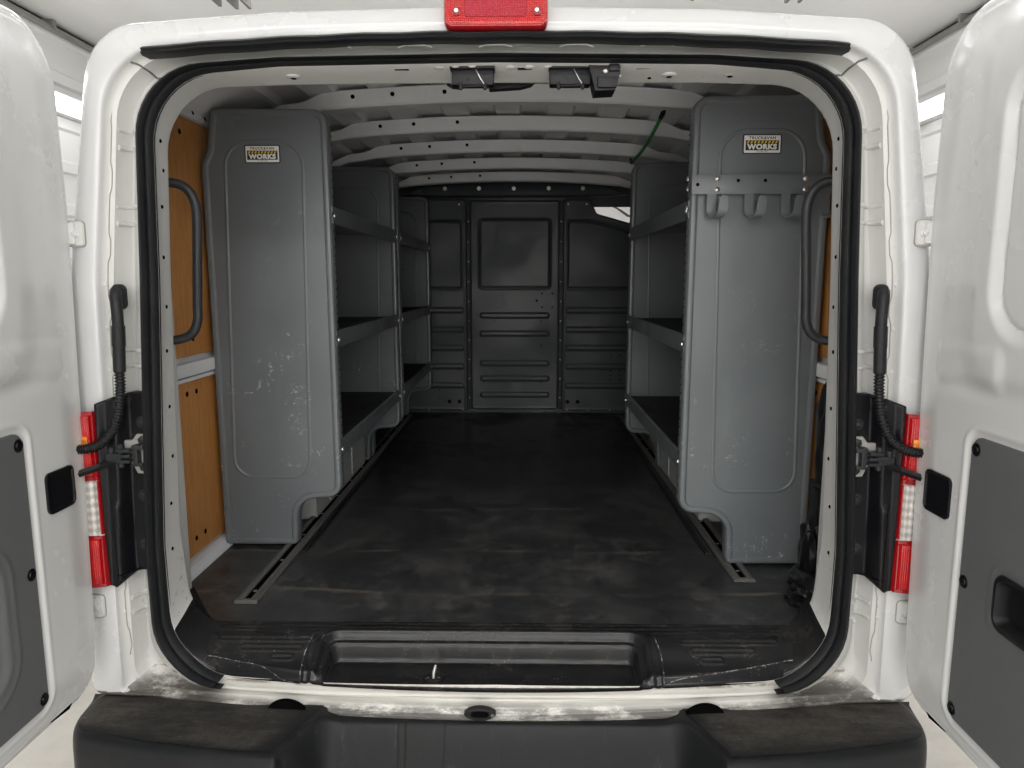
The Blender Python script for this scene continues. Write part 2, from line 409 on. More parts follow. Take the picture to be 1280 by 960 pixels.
def sdrr(x, z, cx, cz, hx, hz, r):
    qx = np.abs(x-cx)-hx+r; qz = np.abs(z-cz)-hz+r
    return np.hypot(np.maximum(qx, 0), np.maximum(qz, 0))+np.minimum(np.maximum(qx, qz), 0)-r
def ss(a, b, x):
    t = np.clip((x-a)/(b-a), 0, 1); return t*t*(3-2*t)
def bead(d, w, a): return a*np.exp(-(d/w)**2)
def polydist(P, x, z):
    """unsigned distance of grid points to polygon outline"""
    P = np.array(P); d = np.full(x.shape, 9.)
    for p, q in zip(P, np.roll(P, -1, 0)):
        e = q-p; L2 = e@e+1e-12; t = np.clip(((x-p[0])*e[0]+(z-p[1])*e[1])/L2, 0, 1)
        d = np.minimum(d, np.hypot(x-p[0]-t*e[0], z-p[1]-t*e[1]))
    return d
def plate(outline, nu, nv, hfun, to3d, mb, mi=0, rim=None):
    """rows across an outline; hfun(u, z, distance to edge) -> height"""
    P = np.array(outline); z0, z1 = P[:, 1].min(), P[:, 1].max()
    t = np.linspace(0, 1, nv); t = .5-.5*np.cos(math.pi*t)*(.35+.65*np.abs(np.cos(math.pi*t))**0) if False else t
    tt = np.linspace(0, 1, nv); tt = .75*tt+.25*(.5-.5*np.cos(math.pi*tt)); zs = z0+1e-4+(z1-z0-2e-4)*tt
    U = np.zeros((nv, nu)); s_ = np.linspace(0, 1, nu); s_ = .75*s_+.25*(.5-.5*np.cos(math.pi*s_))
    for i, z in enumerate(zs):
        xs = []
        for p, q in zip(P, np.roll(P, -1, 0)):
            if (p[1]-z)*(q[1]-z) <= 0 and p[1] != q[1]: xs.append(p[0]+(z-p[1])/(q[1]-p[1])*(q[0]-p[0]))
        U[i] = min(xs)+(max(xs)-min(xs))*s_
    Z = np.repeat(zs[:, None], nu, 1); D = polydist(outline, U, Z); H = hfun(U, Z, D)
    X, Y, Zz = to3d(U, Z, H); mb.grid(X, Y, Zz, mi)
    return mb
_TXT = {}
def text_mb(s, size, ext=.0002, bold=0., sx=1., space=1.):
    cu = bpy.data.curves.new('txt', 'FONT'); cu.body = s; cu.size = size; cu.extrude = ext; cu.offset = bold
    cu.align_x = 'CENTER'; cu.align_y = 'CENTER'; cu.space_character = space; cu.resolution_u = 3
    ob = bpy.data.objects.new('txt', cu); COL.objects.link(ob); bpy.context.view_layer.update()
    me = bpy.data.meshes.new_from_object(ob.evaluated_get(bpy.context.evaluated_depsgraph_get()))
    vs = [(v.co.x*sx, v.co.y, v.co.z) for v in me.vertices]; fs = [tuple(p.vertices) for p in me.polygons]
    bpy.data.objects.remove(ob); bpy.data.curves.remove(cu); bpy.data.meshes.remove(me)
    return vs, fs

# ------------------------------------------------------------------ the setting
mb = MB(); mb.add([(-9, -9, 0), (9, -9, 0), (9, 14, 0), (-9, 14, 0)], [(0, 1, 2, 3)]); struct(mb.build('floor', 'concrete', smooth=False))
mb = MB(); mb.add([(-9, -9, CEIL), (9, -9, CEIL), (9, 14, CEIL), (-9, 14, CEIL)], [(0, 3, 2, 1)])
for y in np.arange(-8, 13, 1.22): mb.box((0, y, CEIL-.006), (18, .03, .012))
struct(mb.build('ceiling', 'ceil', smooth=False))
WX = {-1: -3.20, 1: 3.02}
def siding(s):
    """ribbed metal siding wall running beside the van"""
    x = WX[s]; zs = [0]; xs = [0]; z = .0
    prof = []
    while z < CEIL:
        prof += [(z, 0), (z+.20, 0), (z+.215, -.025), (z+.285, -.025), (z+.30, 0)]; z += .30
    mb = MB(); mb.loft([[(x+s*(-.0)+s*d*1., y, min(zz, CEIL)) for zz, d in prof] for y in (-9, 14)], closed=False)
    return struct(mb.build('wall_left' if s < 0 else 'wall_right', 'wall', smooth=False))
siding(-1); siding(1)
for yy, nm in ((BACKY-.05, 'wall_front'), (7.5, 'wall_back')):
    mb = MB(); mb.box((0, yy, CEIL/2), (18, .1, CEIL-.01)); struct(mb.build(nm, 'wall', smooth=False))
for s in (-1, 1):
    mb = MB(); x = WX[s]-s*.05
    mb.tube([(x, -9, CEIL-.05), (x, 13.4, CEIL-.05)], .022, 10)
    for y in np.arange(-7, 13, 1.5): mb.box((x, y, CEIL-.03), (.07, .03, .06))
    tag(mb.build('conduit_pipe', 'grey_metal'), 'long grey conduit pipe where the %s white wall meets the ceiling' % ('left' if s < 0 else 'right'), 'pipe')
    t = thing('strip_light', 'bright white strip light running along the %s white wall' % ('left' if s < 0 else 'right'), 'strip light', (WX[s]-s*.1, -.6, 2.72))
    MB().box((WX[s]-s*.10, -.6, 2.74), (.18, 9.2, .10), bev=.01).build('housing', 'fixture', t)
    MB().box((WX[s]-s*.21, -.6, 2.71), (.04, 9.05, .11), bev=.01).build('diffuser', 'diffuser', t)
for x, nm in ((-1.7, 'left'), (0, 'middle'), (1.7, 'right')):
    t = thing('fill_panel', 'tall lit fill panel added unseen behind the camera, %s one of three' % nm, 'fill light', (x, BACKY+.07, .6), 'added fill panels on the end wall')
    MB().box((x, BACKY+.05, 1.75), (1.42, .10, 2.32), bev=.01).build('housing', 'fixture', t)
    MB().box((x, BACKY+.11, 1.75), (1.30, .02, 2.20), bev=.005).build('diffuser', 'diffuser', t)
for i, (x, y) in enumerate(CEIL_ROWS):
    t = thing('ceiling_light', ['long ceiling light fitting just behind the camera, nearest the van doors', 'second long ceiling light fitting behind the camera',
        'third long ceiling light fitting, farthest behind the camera', 'long ceiling light fitting over the roof of the van', 'long ceiling light fitting ahead of the van'][i], 'ceiling light', (x, y, CEIL-.1))
    MB().box((x, y, CEIL-.075), (3.7, .34, .10), bev=.012).build('housing', 'fixture', t)
    MB().box((x, y, CEIL-.135), (3.6, .27, .02), bev=.006).build('diffuser', 'diffuser', t)
# small hanging brackets seen just above the roof of the van
for lab, x, w, zb in (('white hanging bracket above the left side of the van roof', -1.095, .066, 2.615), ('broad white hanging bracket above the right side of the van roof', .885, .36, 2.625)):
    y = 1.35; mb = MB(); mb.box((x, y, (zb+.03+CEIL)/2), (w, .08, CEIL-zb-.03), 1, bev=.004); mb.box((x-w*.5, y-.01, zb+.06), (.014, .10, .12), 0, bev=.003); mb.box((x+w*.5, y-.01, zb+.05), (.014, .10, .12), 0, bev=.003)
    mb.box((x+w*.5+.05, y-.01, zb+.05), (.012, .10, .12), 0, bev=.003); mb.box((x+w*.5+.025, y, zb+.10), (.06, .04, .02), 0)
    tag(mb.build('hanger_bracket', ['sealer', 'fixture']), lab, 'bracket')

# ------------------------------------------------------------------ THE VAN
van = thing('cargo_van', 'white cargo van with both rear doors wide open, seen from behind', 'van', (0, 1.5, 0))
FZ = .70
hS = [(0, 2.124), (-.45, 2.115, .5), (-.857, 2.088, .125), (-.944, 1.56, .6), (-.976, .95, .3), (-.980, .585, .02), (-.40, .556, .05), (0, .550)]
hM = [(0, 2.062), (-.45, 2.054, .5), (-.812, 2.030, .145), (-.868, 1.56, .6), (-.885, .95, .3), (-.888, .592, .02), (-.40, .578, .05), (0, .570)]
hR = [(0, 2.022), (-.45, 2.016, .5), (-.752, 1.997, .155), (-.772, 1.56, .6), (-.806, .95, .3), (-.803, .615, .20), (-.40, .622, .2), (0, .632)]
hI = [(0, 2.007), (-.45, 2.001, .5), (-.724, 1.978, .150), (-.738, 1.56, .6), (-.770, .95, .3), (-.766, .642, .19), (-.40, .636, .2), (0, .640)]
hG = [(0, 1.992), (-.45, 1.990, .5), (-.741, 1.982, .160), (-.760, 1.56, .6), (-.778, .95, .3), (-.760, .700, .12), (-.40, .702, .2), (0, .702)]
def full(h):
    a = fillet([(*p, 0) if len(p) == 2 else p for p in h], ns=10, sub=10); b = [(-x, z) for x, z in a[1:-1]][::-1]
    return a+b
S_, M_, R_, I_, G_ = [np.array(full(h)) for h in (hS, hM, hR, hI, hG)]
def lerp(a, b, t): return a+(b-a)*t
def bow(x, z):  # the sill bulges rearwards
    return -.050*max(0, 1-(x/.80)**2)*float(ss(.70, .62, z))
def crest(x, z): # rolled ridge along the sill lip
    return -.010*math.exp(-((z-.606)/.007)**2)+.006*math.exp(-((z-.592)/.006)**2) if z < .66 and abs(x) < .74 else 0
def loop3(P, Y, dy=True): return [(x, Y+(bow(x, z) if dy else 0), z) for x, z in P]
def out(P, d, ref=np.array([0, 1.3])):
    return np.array(offset(P, -d))
body = MB()
NS = len(R_)
def idx_at(P, z): # station on the left side where the loop passes height z
    ks = [k for k in range(NS//2) if P[k][0] < -.6 and P[k][1] > z]; return max(ks)
K1 = idx_at(R_, .735); K2 = idx_at(R_, .70)
def low(k, K): return K < k < NS-1-K
def up(P, d): return [(x, z+d*float(ss(1.9, 2.1, z))) for x, z in P]
shell = [loop3(up(out(S_, .10), .06), 3.3, False), loop3(up(out(S_, .10), .06), 1.2, False), loop3(up(out(S_, .09), .015), .36), loop3(out(S_, .012), .09), loop3(out(S_, .003), .035), loop3(lerp(S_, M_, .08), .012),
         loop3(lerp(S_, M_, .25), -.002), loop3(lerp(S_, M_, .55), -.008), loop3(lerp(S_, M_, .92), -.010), loop3(M_, -.006), loop3(lerp(M_, R_, .02), .003)]
body.loft(shell, keep=lambda x, y, z: z > .595)
body.loft(shell, mi=3, keep=lambda x, y, z: z <= .595)
jam = [loop3(lerp(M_, R_, .02), .003), loop3(lerp(M_, R_, .10), .010), loop3(lerp(M_, R_, .16), .012), loop3(lerp(M_, R_, .26), .014), loop3(lerp(M_, R_, .33), .040), loop3(lerp(M_, R_, .46), .052),
       loop3(lerp(M_, R_, .62), .050), loop3(lerp(M_, R_, .70), .026), loop3(lerp(M_, R_, .90), .016), loop3(R_, .012), loop3(I_, .006)]
body.loft(jam, mi=1, keep=lambda x, y, z, k: not low(k, K2))
def Yj(t): return float(np.interp(t, [.02, .10, .16, .26, .33, .46, .62, .70, .90, 1.], [.003, .010, .012, .014, .040, .052, .050, .026, .016, .012]))
def sillY(k, t):
    e = min(abs(k-K2), abs(k-(NS-1-K2))); w_ = float(ss(10, 1, e)); return Yj(max(t, .02))*(.55+.45*w_)
TS = sorted(set(list(np.linspace(0, 1, 22))+[.02, .10, .16, .26, .33, .46, .62, .70, .90]))
sj = [[(x, y+crest(x, z)+sillY(k, t), z) for k, (x, y, z) in enumerate(loop3(lerp(M_, R_, t), 0))] for t in TS]+[loop3(I_, .006)]
body.loft(sj, mi=3, keep=lambda x, y, z, k: low(k, K2))
fl = [loop3(I_, .006), loop3(lerp(I_, G_, .12), .010), loop3(lerp(I_, G_, .5), .055), loop3(lerp(I_, G_, .96), .097), loop3(G_, .104), loop3(out(G_, .004), .108), loop3(out(G_, .05), .112)]
body.loft(fl, mi=2, keep=lambda x, y, z, k: not low(k, K1))
body.loft(fl, mi=4, keep=lambda x, y, z, k: low(k, K1) and abs(x) > .66)
# stampings in the door jamb: raised rungs, spot-weld dimples, seam lines, holes of the flange
def at_side(P, z, s):
    q = [(x, zz) for x, zz in P if x < -.5 and .7 < zz < 1.9]; q.sort(key=lambda p: p[1])
    return s*-np.interp(z, [p[1] for p in q], [p[0] for p in q])
for s in (-1, 1):
    for z in (1.86, 1.70, 1.385, .80):
        x0 = at_side(M_, z, s); x1 = at_side(R_, z, s)
        for dz in (-.018, .018):
            pts = [(lerp(x0, x1, t), Yj(t)+.0022+.004*abs(2*q-1)**4, z+dz) for q, t in zip(np.linspace(0, 1, 13), np.linspace(.26, .90, 13))]
            body.tube(pts, .0058, 10, mi=1)
    pts = []
    for i, z in enumerate(np.linspace(1.93, .68, 300)):
        x0 = at_side(M_, z, s); x1 = at_side(R_, z, s); wv = .085+.045*float(ss(.1, .9, math.sin(z*2*math.pi/.135+1.2*math.sin(z*5))))
        pts.append((lerp(x0, x1, wv+.06), Yj(wv+.06)-.0005, z))
    body.tube(pts, .0012, 6, mi=7)
    for z in list(np.arange(.74, 1.9, .095)):
        x0 = at_side(M_, z, s); x1 = at_side(R_, z, s)
        body.lathe((lerp(x0, x1, .08), Yj(.08)+.0005, z+.05), (0, -1, 0), [(.0065, 0), (.005, .0012), (.0025, .0018), (.001, .0018)], 10, 1)
    for z in (.72, .77, .83):
        body.lathe((lerp(at_side(M_, z, s), at_side(R_, z, s), .62), .034, z), (0, -1, 0), [(.008, 0), (.006, .003), (.003, .004), (.001, .004)], 10, 1)
    # sealed joint from the roof gutter to the door seal
    kc = [k for k in range(NS//2) if M_[k][0] < -.70][0]+3
    pts = []
    for t in np.linspace(.03, .93, 26):
        p = lerp(M_, R_, t)[kc]; wob = .003*math.sin(t*8)
        pts.append((s*-(p[0]+wob), Yj(t)-.0008, p[1]+wob))
    body.tube(pts, .0022, 7, mi=5)
    # holes along the inner flange
    for z, e in ((1.86, .3), (1.80, .55), (1.72, .3), (1.61, .3), (1.50, .45), (1.40, .35), (1.27, .45), (1.15, .6), (1.04, .35), (.93, .3)):
        xi = at_side(I_, z, s); xg = at_side(G_, z, s); t = .2+e*.7
        c = Vector((lerp(xi, xg, t), .006+.098*t, z)); nrm = Vector((-s*1, -.15, 0)).normalized()
        body.lathe(c-nrm*.001, nrm, [(.0045, 0), (.0045, .0022)], 10, 6)
# header underside: slots, holes and press marks
for x in (-.50, -.20, .06, .31, .53):
    body.box((x, .03, 2.0008), (.030, .005, .003), 6)
for x in (-.56, -.44, .37, .50): body.lathe((x, .06, 1.998), (0, 0, -1), [(.017, 0), (.015, .005), (.009, .006), (.009, .0061)], 14, 2)
for x in (-.56, -.44, .37, .50): body.lathe((x, .06, 1.9925), (0, 0, -1), [(.006, 0), (.006, .0018)], 10, 6)
for x in (-.55, -.53, .33): body.lathe((x, .075, 1.9945), (0, 0, -1), [(.004, 0), (.004, .003)], 8, 6)
for x in (-.12, -.085, -.05, .03, .07, .11): body.lathe((x, .025, 2.004), (0, 0, -1), [(.012, 0), (.010, .003), (.005, .0045), (.001, .0047)], 12, 2)
for x in np.linspace(-.5, .5, 7): body.tube([(x-.035, .002, 2.036), (x-.02, .003, 2.041), (x+.02, .003, 2.041), (x+.035, .002, 2.036)], .0016, 6, mi=1)
# crescent openings in the sill lip where it meets the bumper
for x in (-.485, .475):
    P = [(x+.044*math.cos(a)*(1-.25*math.sin(a)), -.0, .582+.021*math.sin(a)) for a in np.linspace(0, math.pi, 15)]
    Pf = [(p[0], -.012+bow(p[0], .60)-.0055, p[2]) for p in P]; Pb = [(p[0], p[1]+.01, p[2]) for p in Pf]
    body.loft([Pf, Pb], mi=6, capa=True)
body_o = body.build('body_shell', ['paint', 'jamb', 'flange', 'sill', 'threshold', 'sealer', 'hole', 'soft_seam'], van, ang=50)

# rubber door seal (open at the sill)
seal = MB()
kp = lambda x, y, z: not (abs(x) < .645 and z < .9)
sl = [loop3(out(R_, -.002), .012), loop3(out(R_, -.002), -.014), loop3(out(R_, -.006), -.021), loop3(lerp(R_, I_, .35), -.023), loop3(lerp(R_, I_, .47), -.014), loop3(lerp(R_, I_, .55), -.004), loop3(lerp(R_, I_, .62), -.013),
      loop3(lerp(R_, I_, .8), -.016), loop3(lerp(R_, I_, .96), -.010), loop3(I_, .012)]
seal.loft(sl, keep=kp)
seal.build('door_seal', 'rubber', van, ang=60, label='thick black rubber seal round the rear opening')
# rain gasket under the roof edge
g_ = MB(); secs = []
for x in np.linspace(-.722, .712, 61):
    z = 2.0525-.027*(abs(x)/.72)**2.2+.0008*math.sin(x*40); y = -.026
    secs.append([(x, y+.03, z+.006), (x, y, z+.007), (x, y-.010, z+.001), (x, y-.006, z-.003), (x, y-.011, z-.008), (x, y-.003, z-.012), (x, y+.03, z-.010)])
g_.loft(secs, closed=True, capa=True, capb=True); g_.build('roof_gasket', 'rubber', van, ang=50)

# threshold plate with the step well
xs = np.linspace(-.775, .775, 520); ts = np.linspace(0, 1, 90)
X, T = np.meshgrid(xs, ts); Yf = -.058+.052*np.minimum(1, (np.abs(X)/.66))**2; Y = Yf+(.142-Yf)*T
Z = .655+(.699-.655)*ss(-.02, .085, Y)
Z -= .020*ss(Yf+.022, Yf+.004, Y)
wd = sdrr(X, Y, -.0375, .0, .3925, .094, .045); wx = np.minimum(X+.430, .355-X)
well = .30*ss(0, -.010, wd)+.70*ss(-.018, -.030, wd)
lipb = bead(wd-.004, .005, .003)
Z = Z*(1-well)+(.632-.02*ss(Yf+.022, Yf+.004, Y)*0)*well + lipb*(1-well)
step2 = ss(.012, .03, wx)*ss(.088, .075, Y); Z += -.0*step2
for yc in (.132, .112, .094): Z += bead(Y-yc, .0035, .0035)*ss(.73, .715, np.abs(X))*(1-well)*(1 if yc > .1 else ss(0, -.03, wx))
for k, (yc, a, b) in enumerate(((.062, .47, .70), (.040, .47, .66), (.020, .47, .60))):
    for s in (-1, 1):
        xc = s*(a+b)/2+(.02 if s < 0 else -.03); dd = sdrr(X, Y, xc, yc, (b-a)/2-.02*k, .0055, .005)
        Z += bead(dd, .0022, .0022)
# raised rim at the outer edge of each tread and sloping corner gussets
Z += bead(Y-(.012+.5*(np.abs(X)-.70)), .004, .0025)*ss(.40, .46, np.abs(X))*ss(.72, .70, np.abs(X))
Z += bead(wx+.022, .004, .002)*ss(.09, .07, Y)
Z += .10*ss(.715, .785, np.abs(X))**1.5
th = MB(); th.grid(X, Y, Z+.002)
def thz(x, y):
    j = int(np.argmin(np.abs(xs-x))); return float(np.interp(y, Y[:, j], Z[:, j]))+.0018
for s in (-1, 1):
    for path in ([(.735, .045), (.715, .028), (.66, .018), (.56, .000), (.46, -.022), (.420, -.034)], [(.735, .130), (.715, .110), (.722, .075), (.735, .045)], [(.415, .075), (.425, .03), (.422, -.02), (.420, -.034)]):
        P = [Vector((s*a-(.0375 if a < .5 else 0), b, 0)) for a, b in path]; q = cr(P, 14)
        th.tube([(p.x+random.uniform(-.0008, .0008), p.y+random.uniform(-.0008, .0008), thz(p.x, p.y)) for p in q], .0013, 6, mi=1)
th.build('threshold_plate', ['threshold', 'edge_wear'], van, ang=70, label='scuffed glossy black threshold plate with a sunken step well')
# floor striker eye, sill latch
mb = MB(); mb.lathe((-.150, .004, .6345), (0, 0, 1), [(.026, 0), (.026, .003), (.022, .005), (.004, .005)], 20)
for dx in (-.012, .012): mb.lathe((-.150+dx, -.004, .639), (0, 0, 1), [(.007, 0), (.006, .003), (.002, .003)], 10)
mb.tube([(-.149, .012, .638), (-.147, .010, .655), (-.146, .000, .664), (-.149, -.010, .655), (-.150, -.012, .640)], .0035, 8, mi=1)
mb.build('floor_striker', ['threshold', 'metal'], van)
mb = MB(); o1 = [(-.038+.036*math.cos(a)*(1-.12*abs(math.sin(a))), .5845+.0150*math.sin(a)) for a in np.linspace(0, 2*math.pi, 28, endpoint=False)]
hole = rrect(-.038, .582, .018, .0075, .007, 6, 1); yl = -.012-.0505
n_ = 28; hole = [(-.038+.019*np.sign(math.cos(a))*abs(math.cos(a))**.6, .5845+.0075*np.sign(math.sin(a))*abs(math.sin(a))**.6) for a in np.linspace(0, 2*math.pi, n_, endpoint=False)]
mb.loft([[(x, yl+.01, z) for x, z in o1], [(x, yl-.004, z) for x, z in o1], [(x, yl-.006, z) for x, z in offset(o1, .002)], [(x, yl-.006, z) for x, z in offset(hole, -.002)], [(x, yl-.003, z) for x, z in hole], [(x, yl-.001, z) for x, z in hole]])
mb.add([(x, yl-.001, z) for x, z in hole], [tuple(range(n_))], 1)
for dx in (-.029, .029): mb.lathe((-.038+dx, yl-.005, .5845), (0, -1, 0), [(.0042, 0), (.0042, .002), (.001, .002)], 10, 2 if dx > 0 else 0)
mb.build('sill_latch', ['plastic', 'hole', 'alu'], van, ang=40)

# floor: mat, base, rails
mb = MB(); xs = np.linspace(-.935, .935, 90); ys = np.linspace(.140, 3.03, 140); X, Y = np.meshgrid(xs, ys)
Z = .700+.0012*np.sin(X*9+Y*2)*np.sin(Y*5.3)+.0015*bead(Y-.36+.02*X, .02, 1)+.0012*bead(Y-.70-.03*X, .02, 1)
mb.grid(X, Y, Z); mb.box((0, 1.58, .67), (1.88, 2.88, .05)); mb.build('floor_mat', 'mat', van, ang=60, label='dusty black vinyl cargo floor mat with brown scuffs')
def rail(x, y0, y1):
    mb = MB(); w = .031
    sec = [(-w, 0), (-w, .004), (-w+.004, .009), (-.013, .010), (-.010, .009), (-.010, .003), (.010, .003), (.010, .009), (.013, .010), (w-.004, .009), (w, .004), (w, 0)]
    mb.loft([[(x+a, y, FZ+.002+b) for a, b in sec] for y in (y0, y1)], capa=True, capb=True)
    for y in np.arange(y0+.07, y1, .22): mb.lathe((x, y, FZ+.004), (0, 0, 1), [(.006, 0), (.0055, .003), (.002, .004)], 8, 1)
    mb.box((x, (y0+y1)/2+.01, FZ+.0056), (.0185, y1-y0-.03, .0016), 2)  # dark strip standing in for the shade inside the rail channel
    for sx in (-.021, .021): mb.box((x+sx, (y0+y1)/2, FZ+.0118), (.0035, y1-y0, .003))
    mb.box((x, y0+.008, FZ+.007), (.062, .014, .008), 0, bev=.002)
    return mb.build('floor_rail', ['alu', 'metal', 'hole'], van, ang=30)
rail(-.684, .235, 2.90); rail(.695, .395, 2.90)
for s in (-1, 1):     # dark raised edge trim running beside each rail
    MB().box((s*.640, 1.75, .7035), (.014, 2.3, .007), bev=.002).build('floor_trim_strip', 'rubber', van)

# side walls: inner steel, plywood liners, belt rail, cant rail, wheel housings
for s in (-1, 1):
    mb = MB(); mb.box((s*.9475, 1.71, 1.355), (.012, 2.70, 1.37))
    mb.box((s*.925, 1.71, 1.301), (.026, 2.68, .040), bev=.006); mb.box((s*.931, 1.71, 1.270), (.016, 2.68, .012), bev=.003)
    mb.box((s*.925, 1.71, .715), (.03, 2.68, .022), bev=.006); mb.box((s*.905, 1.71, .7035), (.022, 2.68, .006), bev=.002)
    mb.build('side_wall', 'bow', van)
    for z0, z1, wn in ((.735, 1.272, 0), (1.336, 2.028, 1)):
        mb = MB(); mb.box((s*.9365, 1.71, (z0+z1)/2), (.008, 2.66, z1-z0), bev=.0015)
        for y in (.50, .56, 1.2, 1.9):
            for z in ((z0+.05), (z1-.045)):
                mb.lathe((s*.9322, y, z), (-s, 0, 0), [(.008, 0), (.008, .0008)], 12, 1)
        mb.build('plywood_liner', ['plywood', 'hole'], van, label='orange brown plywood liner %s the belt rail' % ('above' if wn else 'below'))
    mb = MB(); sec = [(.945, 2.028), (.925, 2.034), (.918, 2.055), (.900, 2.062), (.885, 2.080), (.86, 2.095), (.86, 2.112), (.915, 2.075)]
    mb.loft([[(s*a, y, z) for a, z in sec] for y in (.37, 3.04)], capa=True, capb=True)
    for y in (.62, .70, 1.1, 1.5): mb.lathe((s*.920, y, 2.046), (-s, 0, .3), [(.011, 0), (.011, .002), (.007, .003), (.007, .001)], 14, 0); mb.lathe((s*.9195, y, 2.046), (-s, 0, .3), [(.006, 0), (.006, .0035)], 10, 1)
    mb.build('cant_rail', ['roof', 'hole'], van, ang=30)
    mb = MB(); sec = [(.935, .70), (.69, .70), (.69, .95), (.72, .985), (.935, .99)]
    mb.loft([[(s*a, y, z if j in (1, 2) else (.70+(z-.70)*.5)) for a, z in sec] for j, y in enumerate((.92, .99, 1.62, 1.70))], capa=True, capb=True)
    for y in (1.1, 1.28, 1.46): mb.box((s*.688, y, .82), (.006, .02, .20), bev=.002)
    mb.build('wheel_housing', 'wheelhouse', van, ang=30)

# roof skin with lengthwise swages, roof bows
def roofz(x, y=1.): ax = abs(x); return 2.210-.058*(ax/.75)**2-.09*max(0, (ax-.74)/.20)**1.6-.095*float(ss(.55, .10, y))
mb = MB(); xs = np.linspace(-.915, .915, 367); loops = []
for y in [.10, .16, .22, .3, .4, .5, .6]+list(np.linspace(.7, 3.5, 57)):
    row = []; inb = min(abs(y-b) for b in (.90, 1.35, 1.82, 2.30, 2.78))
    for x in xs:
        ph = ((x+.06) % .20)/.20; rib = float(ss(.0, .07, ph)-ss(.50, .57, ph)); row.append((x*(.84+.16*float(ss(.12, .38, y))), y, roofz(x, y)+(.003-.016*rib)*(1 if abs(x) < .78 else 0)*float(ss(.25, .5, y))))
    loops.append(row)
mb.loft(loops, closed=False); mb.build('roof_panel', 'roof', van, ang=25)
BOWS = (.90, 1.35, 1.82, 2.30, 2.78)
def bowz(x):
    ax = abs(x); return 2.136-.026*(ax/.62)**2-.006*float(ss(.60, .70, ax))-.06*max(0, (ax-.74)/.20)
for y in BOWS:
    mb = MB(); secs = []
    for x in np.linspace(-.93, .93, 140):
        z = bowz(x); t = .052-.020*float(ss(.58, .67, abs(x)))-.004*float(ss(.67, .9, abs(x)))
        secs.append([(x, y-.040, z+t), (x, y-.036, z+t*.97), (x, y-.028, z+.006), (x, y-.022, z), (x, y+.022, z), (x, y+.028, z+.006), (x, y+.036, z+t*.97), (x, y+.040, z+t)])
    mb.loft(secs, capa=True, capb=True)
    for x in (-.50, -.37, -.20):
        mb.lathe((x, y-.0335, bowz(x)+.032), (0, -1, -.15), [(.0070, 0), (.0070, .0014)], 12, 1)
    for x in np.arange(-.66, .7, .145): mb.box((x, y+.056, bowz(x)+.050), (.06, .034, .003), 2, bev=.001)
    mb.build('roof_bow', ['bow', 'hole', 'bow'], van, ang=30)
# inner skin joining the header flange to the roof edge
mb = MB(); mb.loft([[(x, .110, 2.000-.012*(x/.7)**2), (x, .118, 2.03), (x, .13, roofz(x, .12)-.004)] for x in np.linspace(-.70, .70, 41)], closed=False)
mb.build('rear_header', 'bow', van, ang=40)

# roof latches under the header
def roof_latch(x0, x1, block):
    t = MB(); xc = (x0+x1)/2; w = x1-x0
    t.box((xc, .046, 1.991), (w, .034, .044), bev=.004)
    t.box((xc, .042, 2.004), (w+.006, .05, .010), bev=.002)
    t.tube([(xc-w*.28, .030, 1.966), (xc+w*.30, .030, 1.968)], .0028, 8)
    for k in (-.28, .30): t.lathe((xc+w*k, .030, 1.968), (0, 0, -1), [(.003, -.006), (.004, 0), (.005, .004), (.003, .009)], 10)
    t.tube([(xc+w*.02, .0275, 2.008), (xc+w*.10, .025, 1.996), (xc+w*.2, .025, 1.980), (xc+w*.30, .029, 1.968)], .0011, 6, mi=1)
    for dx, dz in ((-.3, .008), (-.1, -.01), (.28, .0)): t.lathe((xc+w*dx, .029, 1.991+dz), (0, -1, 0), [(.0028, 0), (.002, .0012)], 8, 0)
    if block:
        bx = x1+.030
        sec = [(bx-.040, 2.012), (bx+.030, 2.012), (bx+.029, 1.985), (bx+.020, 1.954), (bx-.022, 1.952), (bx-.030, 1.982)]
        t.loft([[(a, y, z) for a, z in sec] for y in (.012, .075)], capa=True, capb=True)
        t.box((bx+.002, .010, 1.968), (.040, .010, .022), 0, bev=.003); t.box((bx+.016, .012, 1.998), (.022, .012, .016), 0, bev=.003)
        t.lathe((bx-.002, .011, 1.990), (0, -1, 0), [(.006, 0), (.005, .004), (.002, .006)], 10, 1)
        t.lathe((bx+.030, .04, 1.988), (1, 0, 0), [(.005, 0), (.004, .004), (.001, .005)], 10, 1)
    o = t.build('roof_latch', ['plastic', 'metal'], van, ang=35); return o
roof_latch(-.095, -.006, False); roof_latch(.113, .200, True)
mb = MB(); mb.tube([(-.115, .12, 2.005), (-.11, .118, 1.992), (-.10, .115, 1.986), (-.085, .112, 1.984)], .004, 8); mb.build('latch_cable', 'plastic', van)
mb = MB(); mb.loft([[(a, y, z) for a, z in [(-.02, 2.006), (.085, 2.004), (.075, 1.994), (.05, 1.988), (-.02, 1.984)]] for y in (.125, .15)], capa=True, capb=True)
mb.build('latch_cable_cover', 'plastic', van, ang=40)

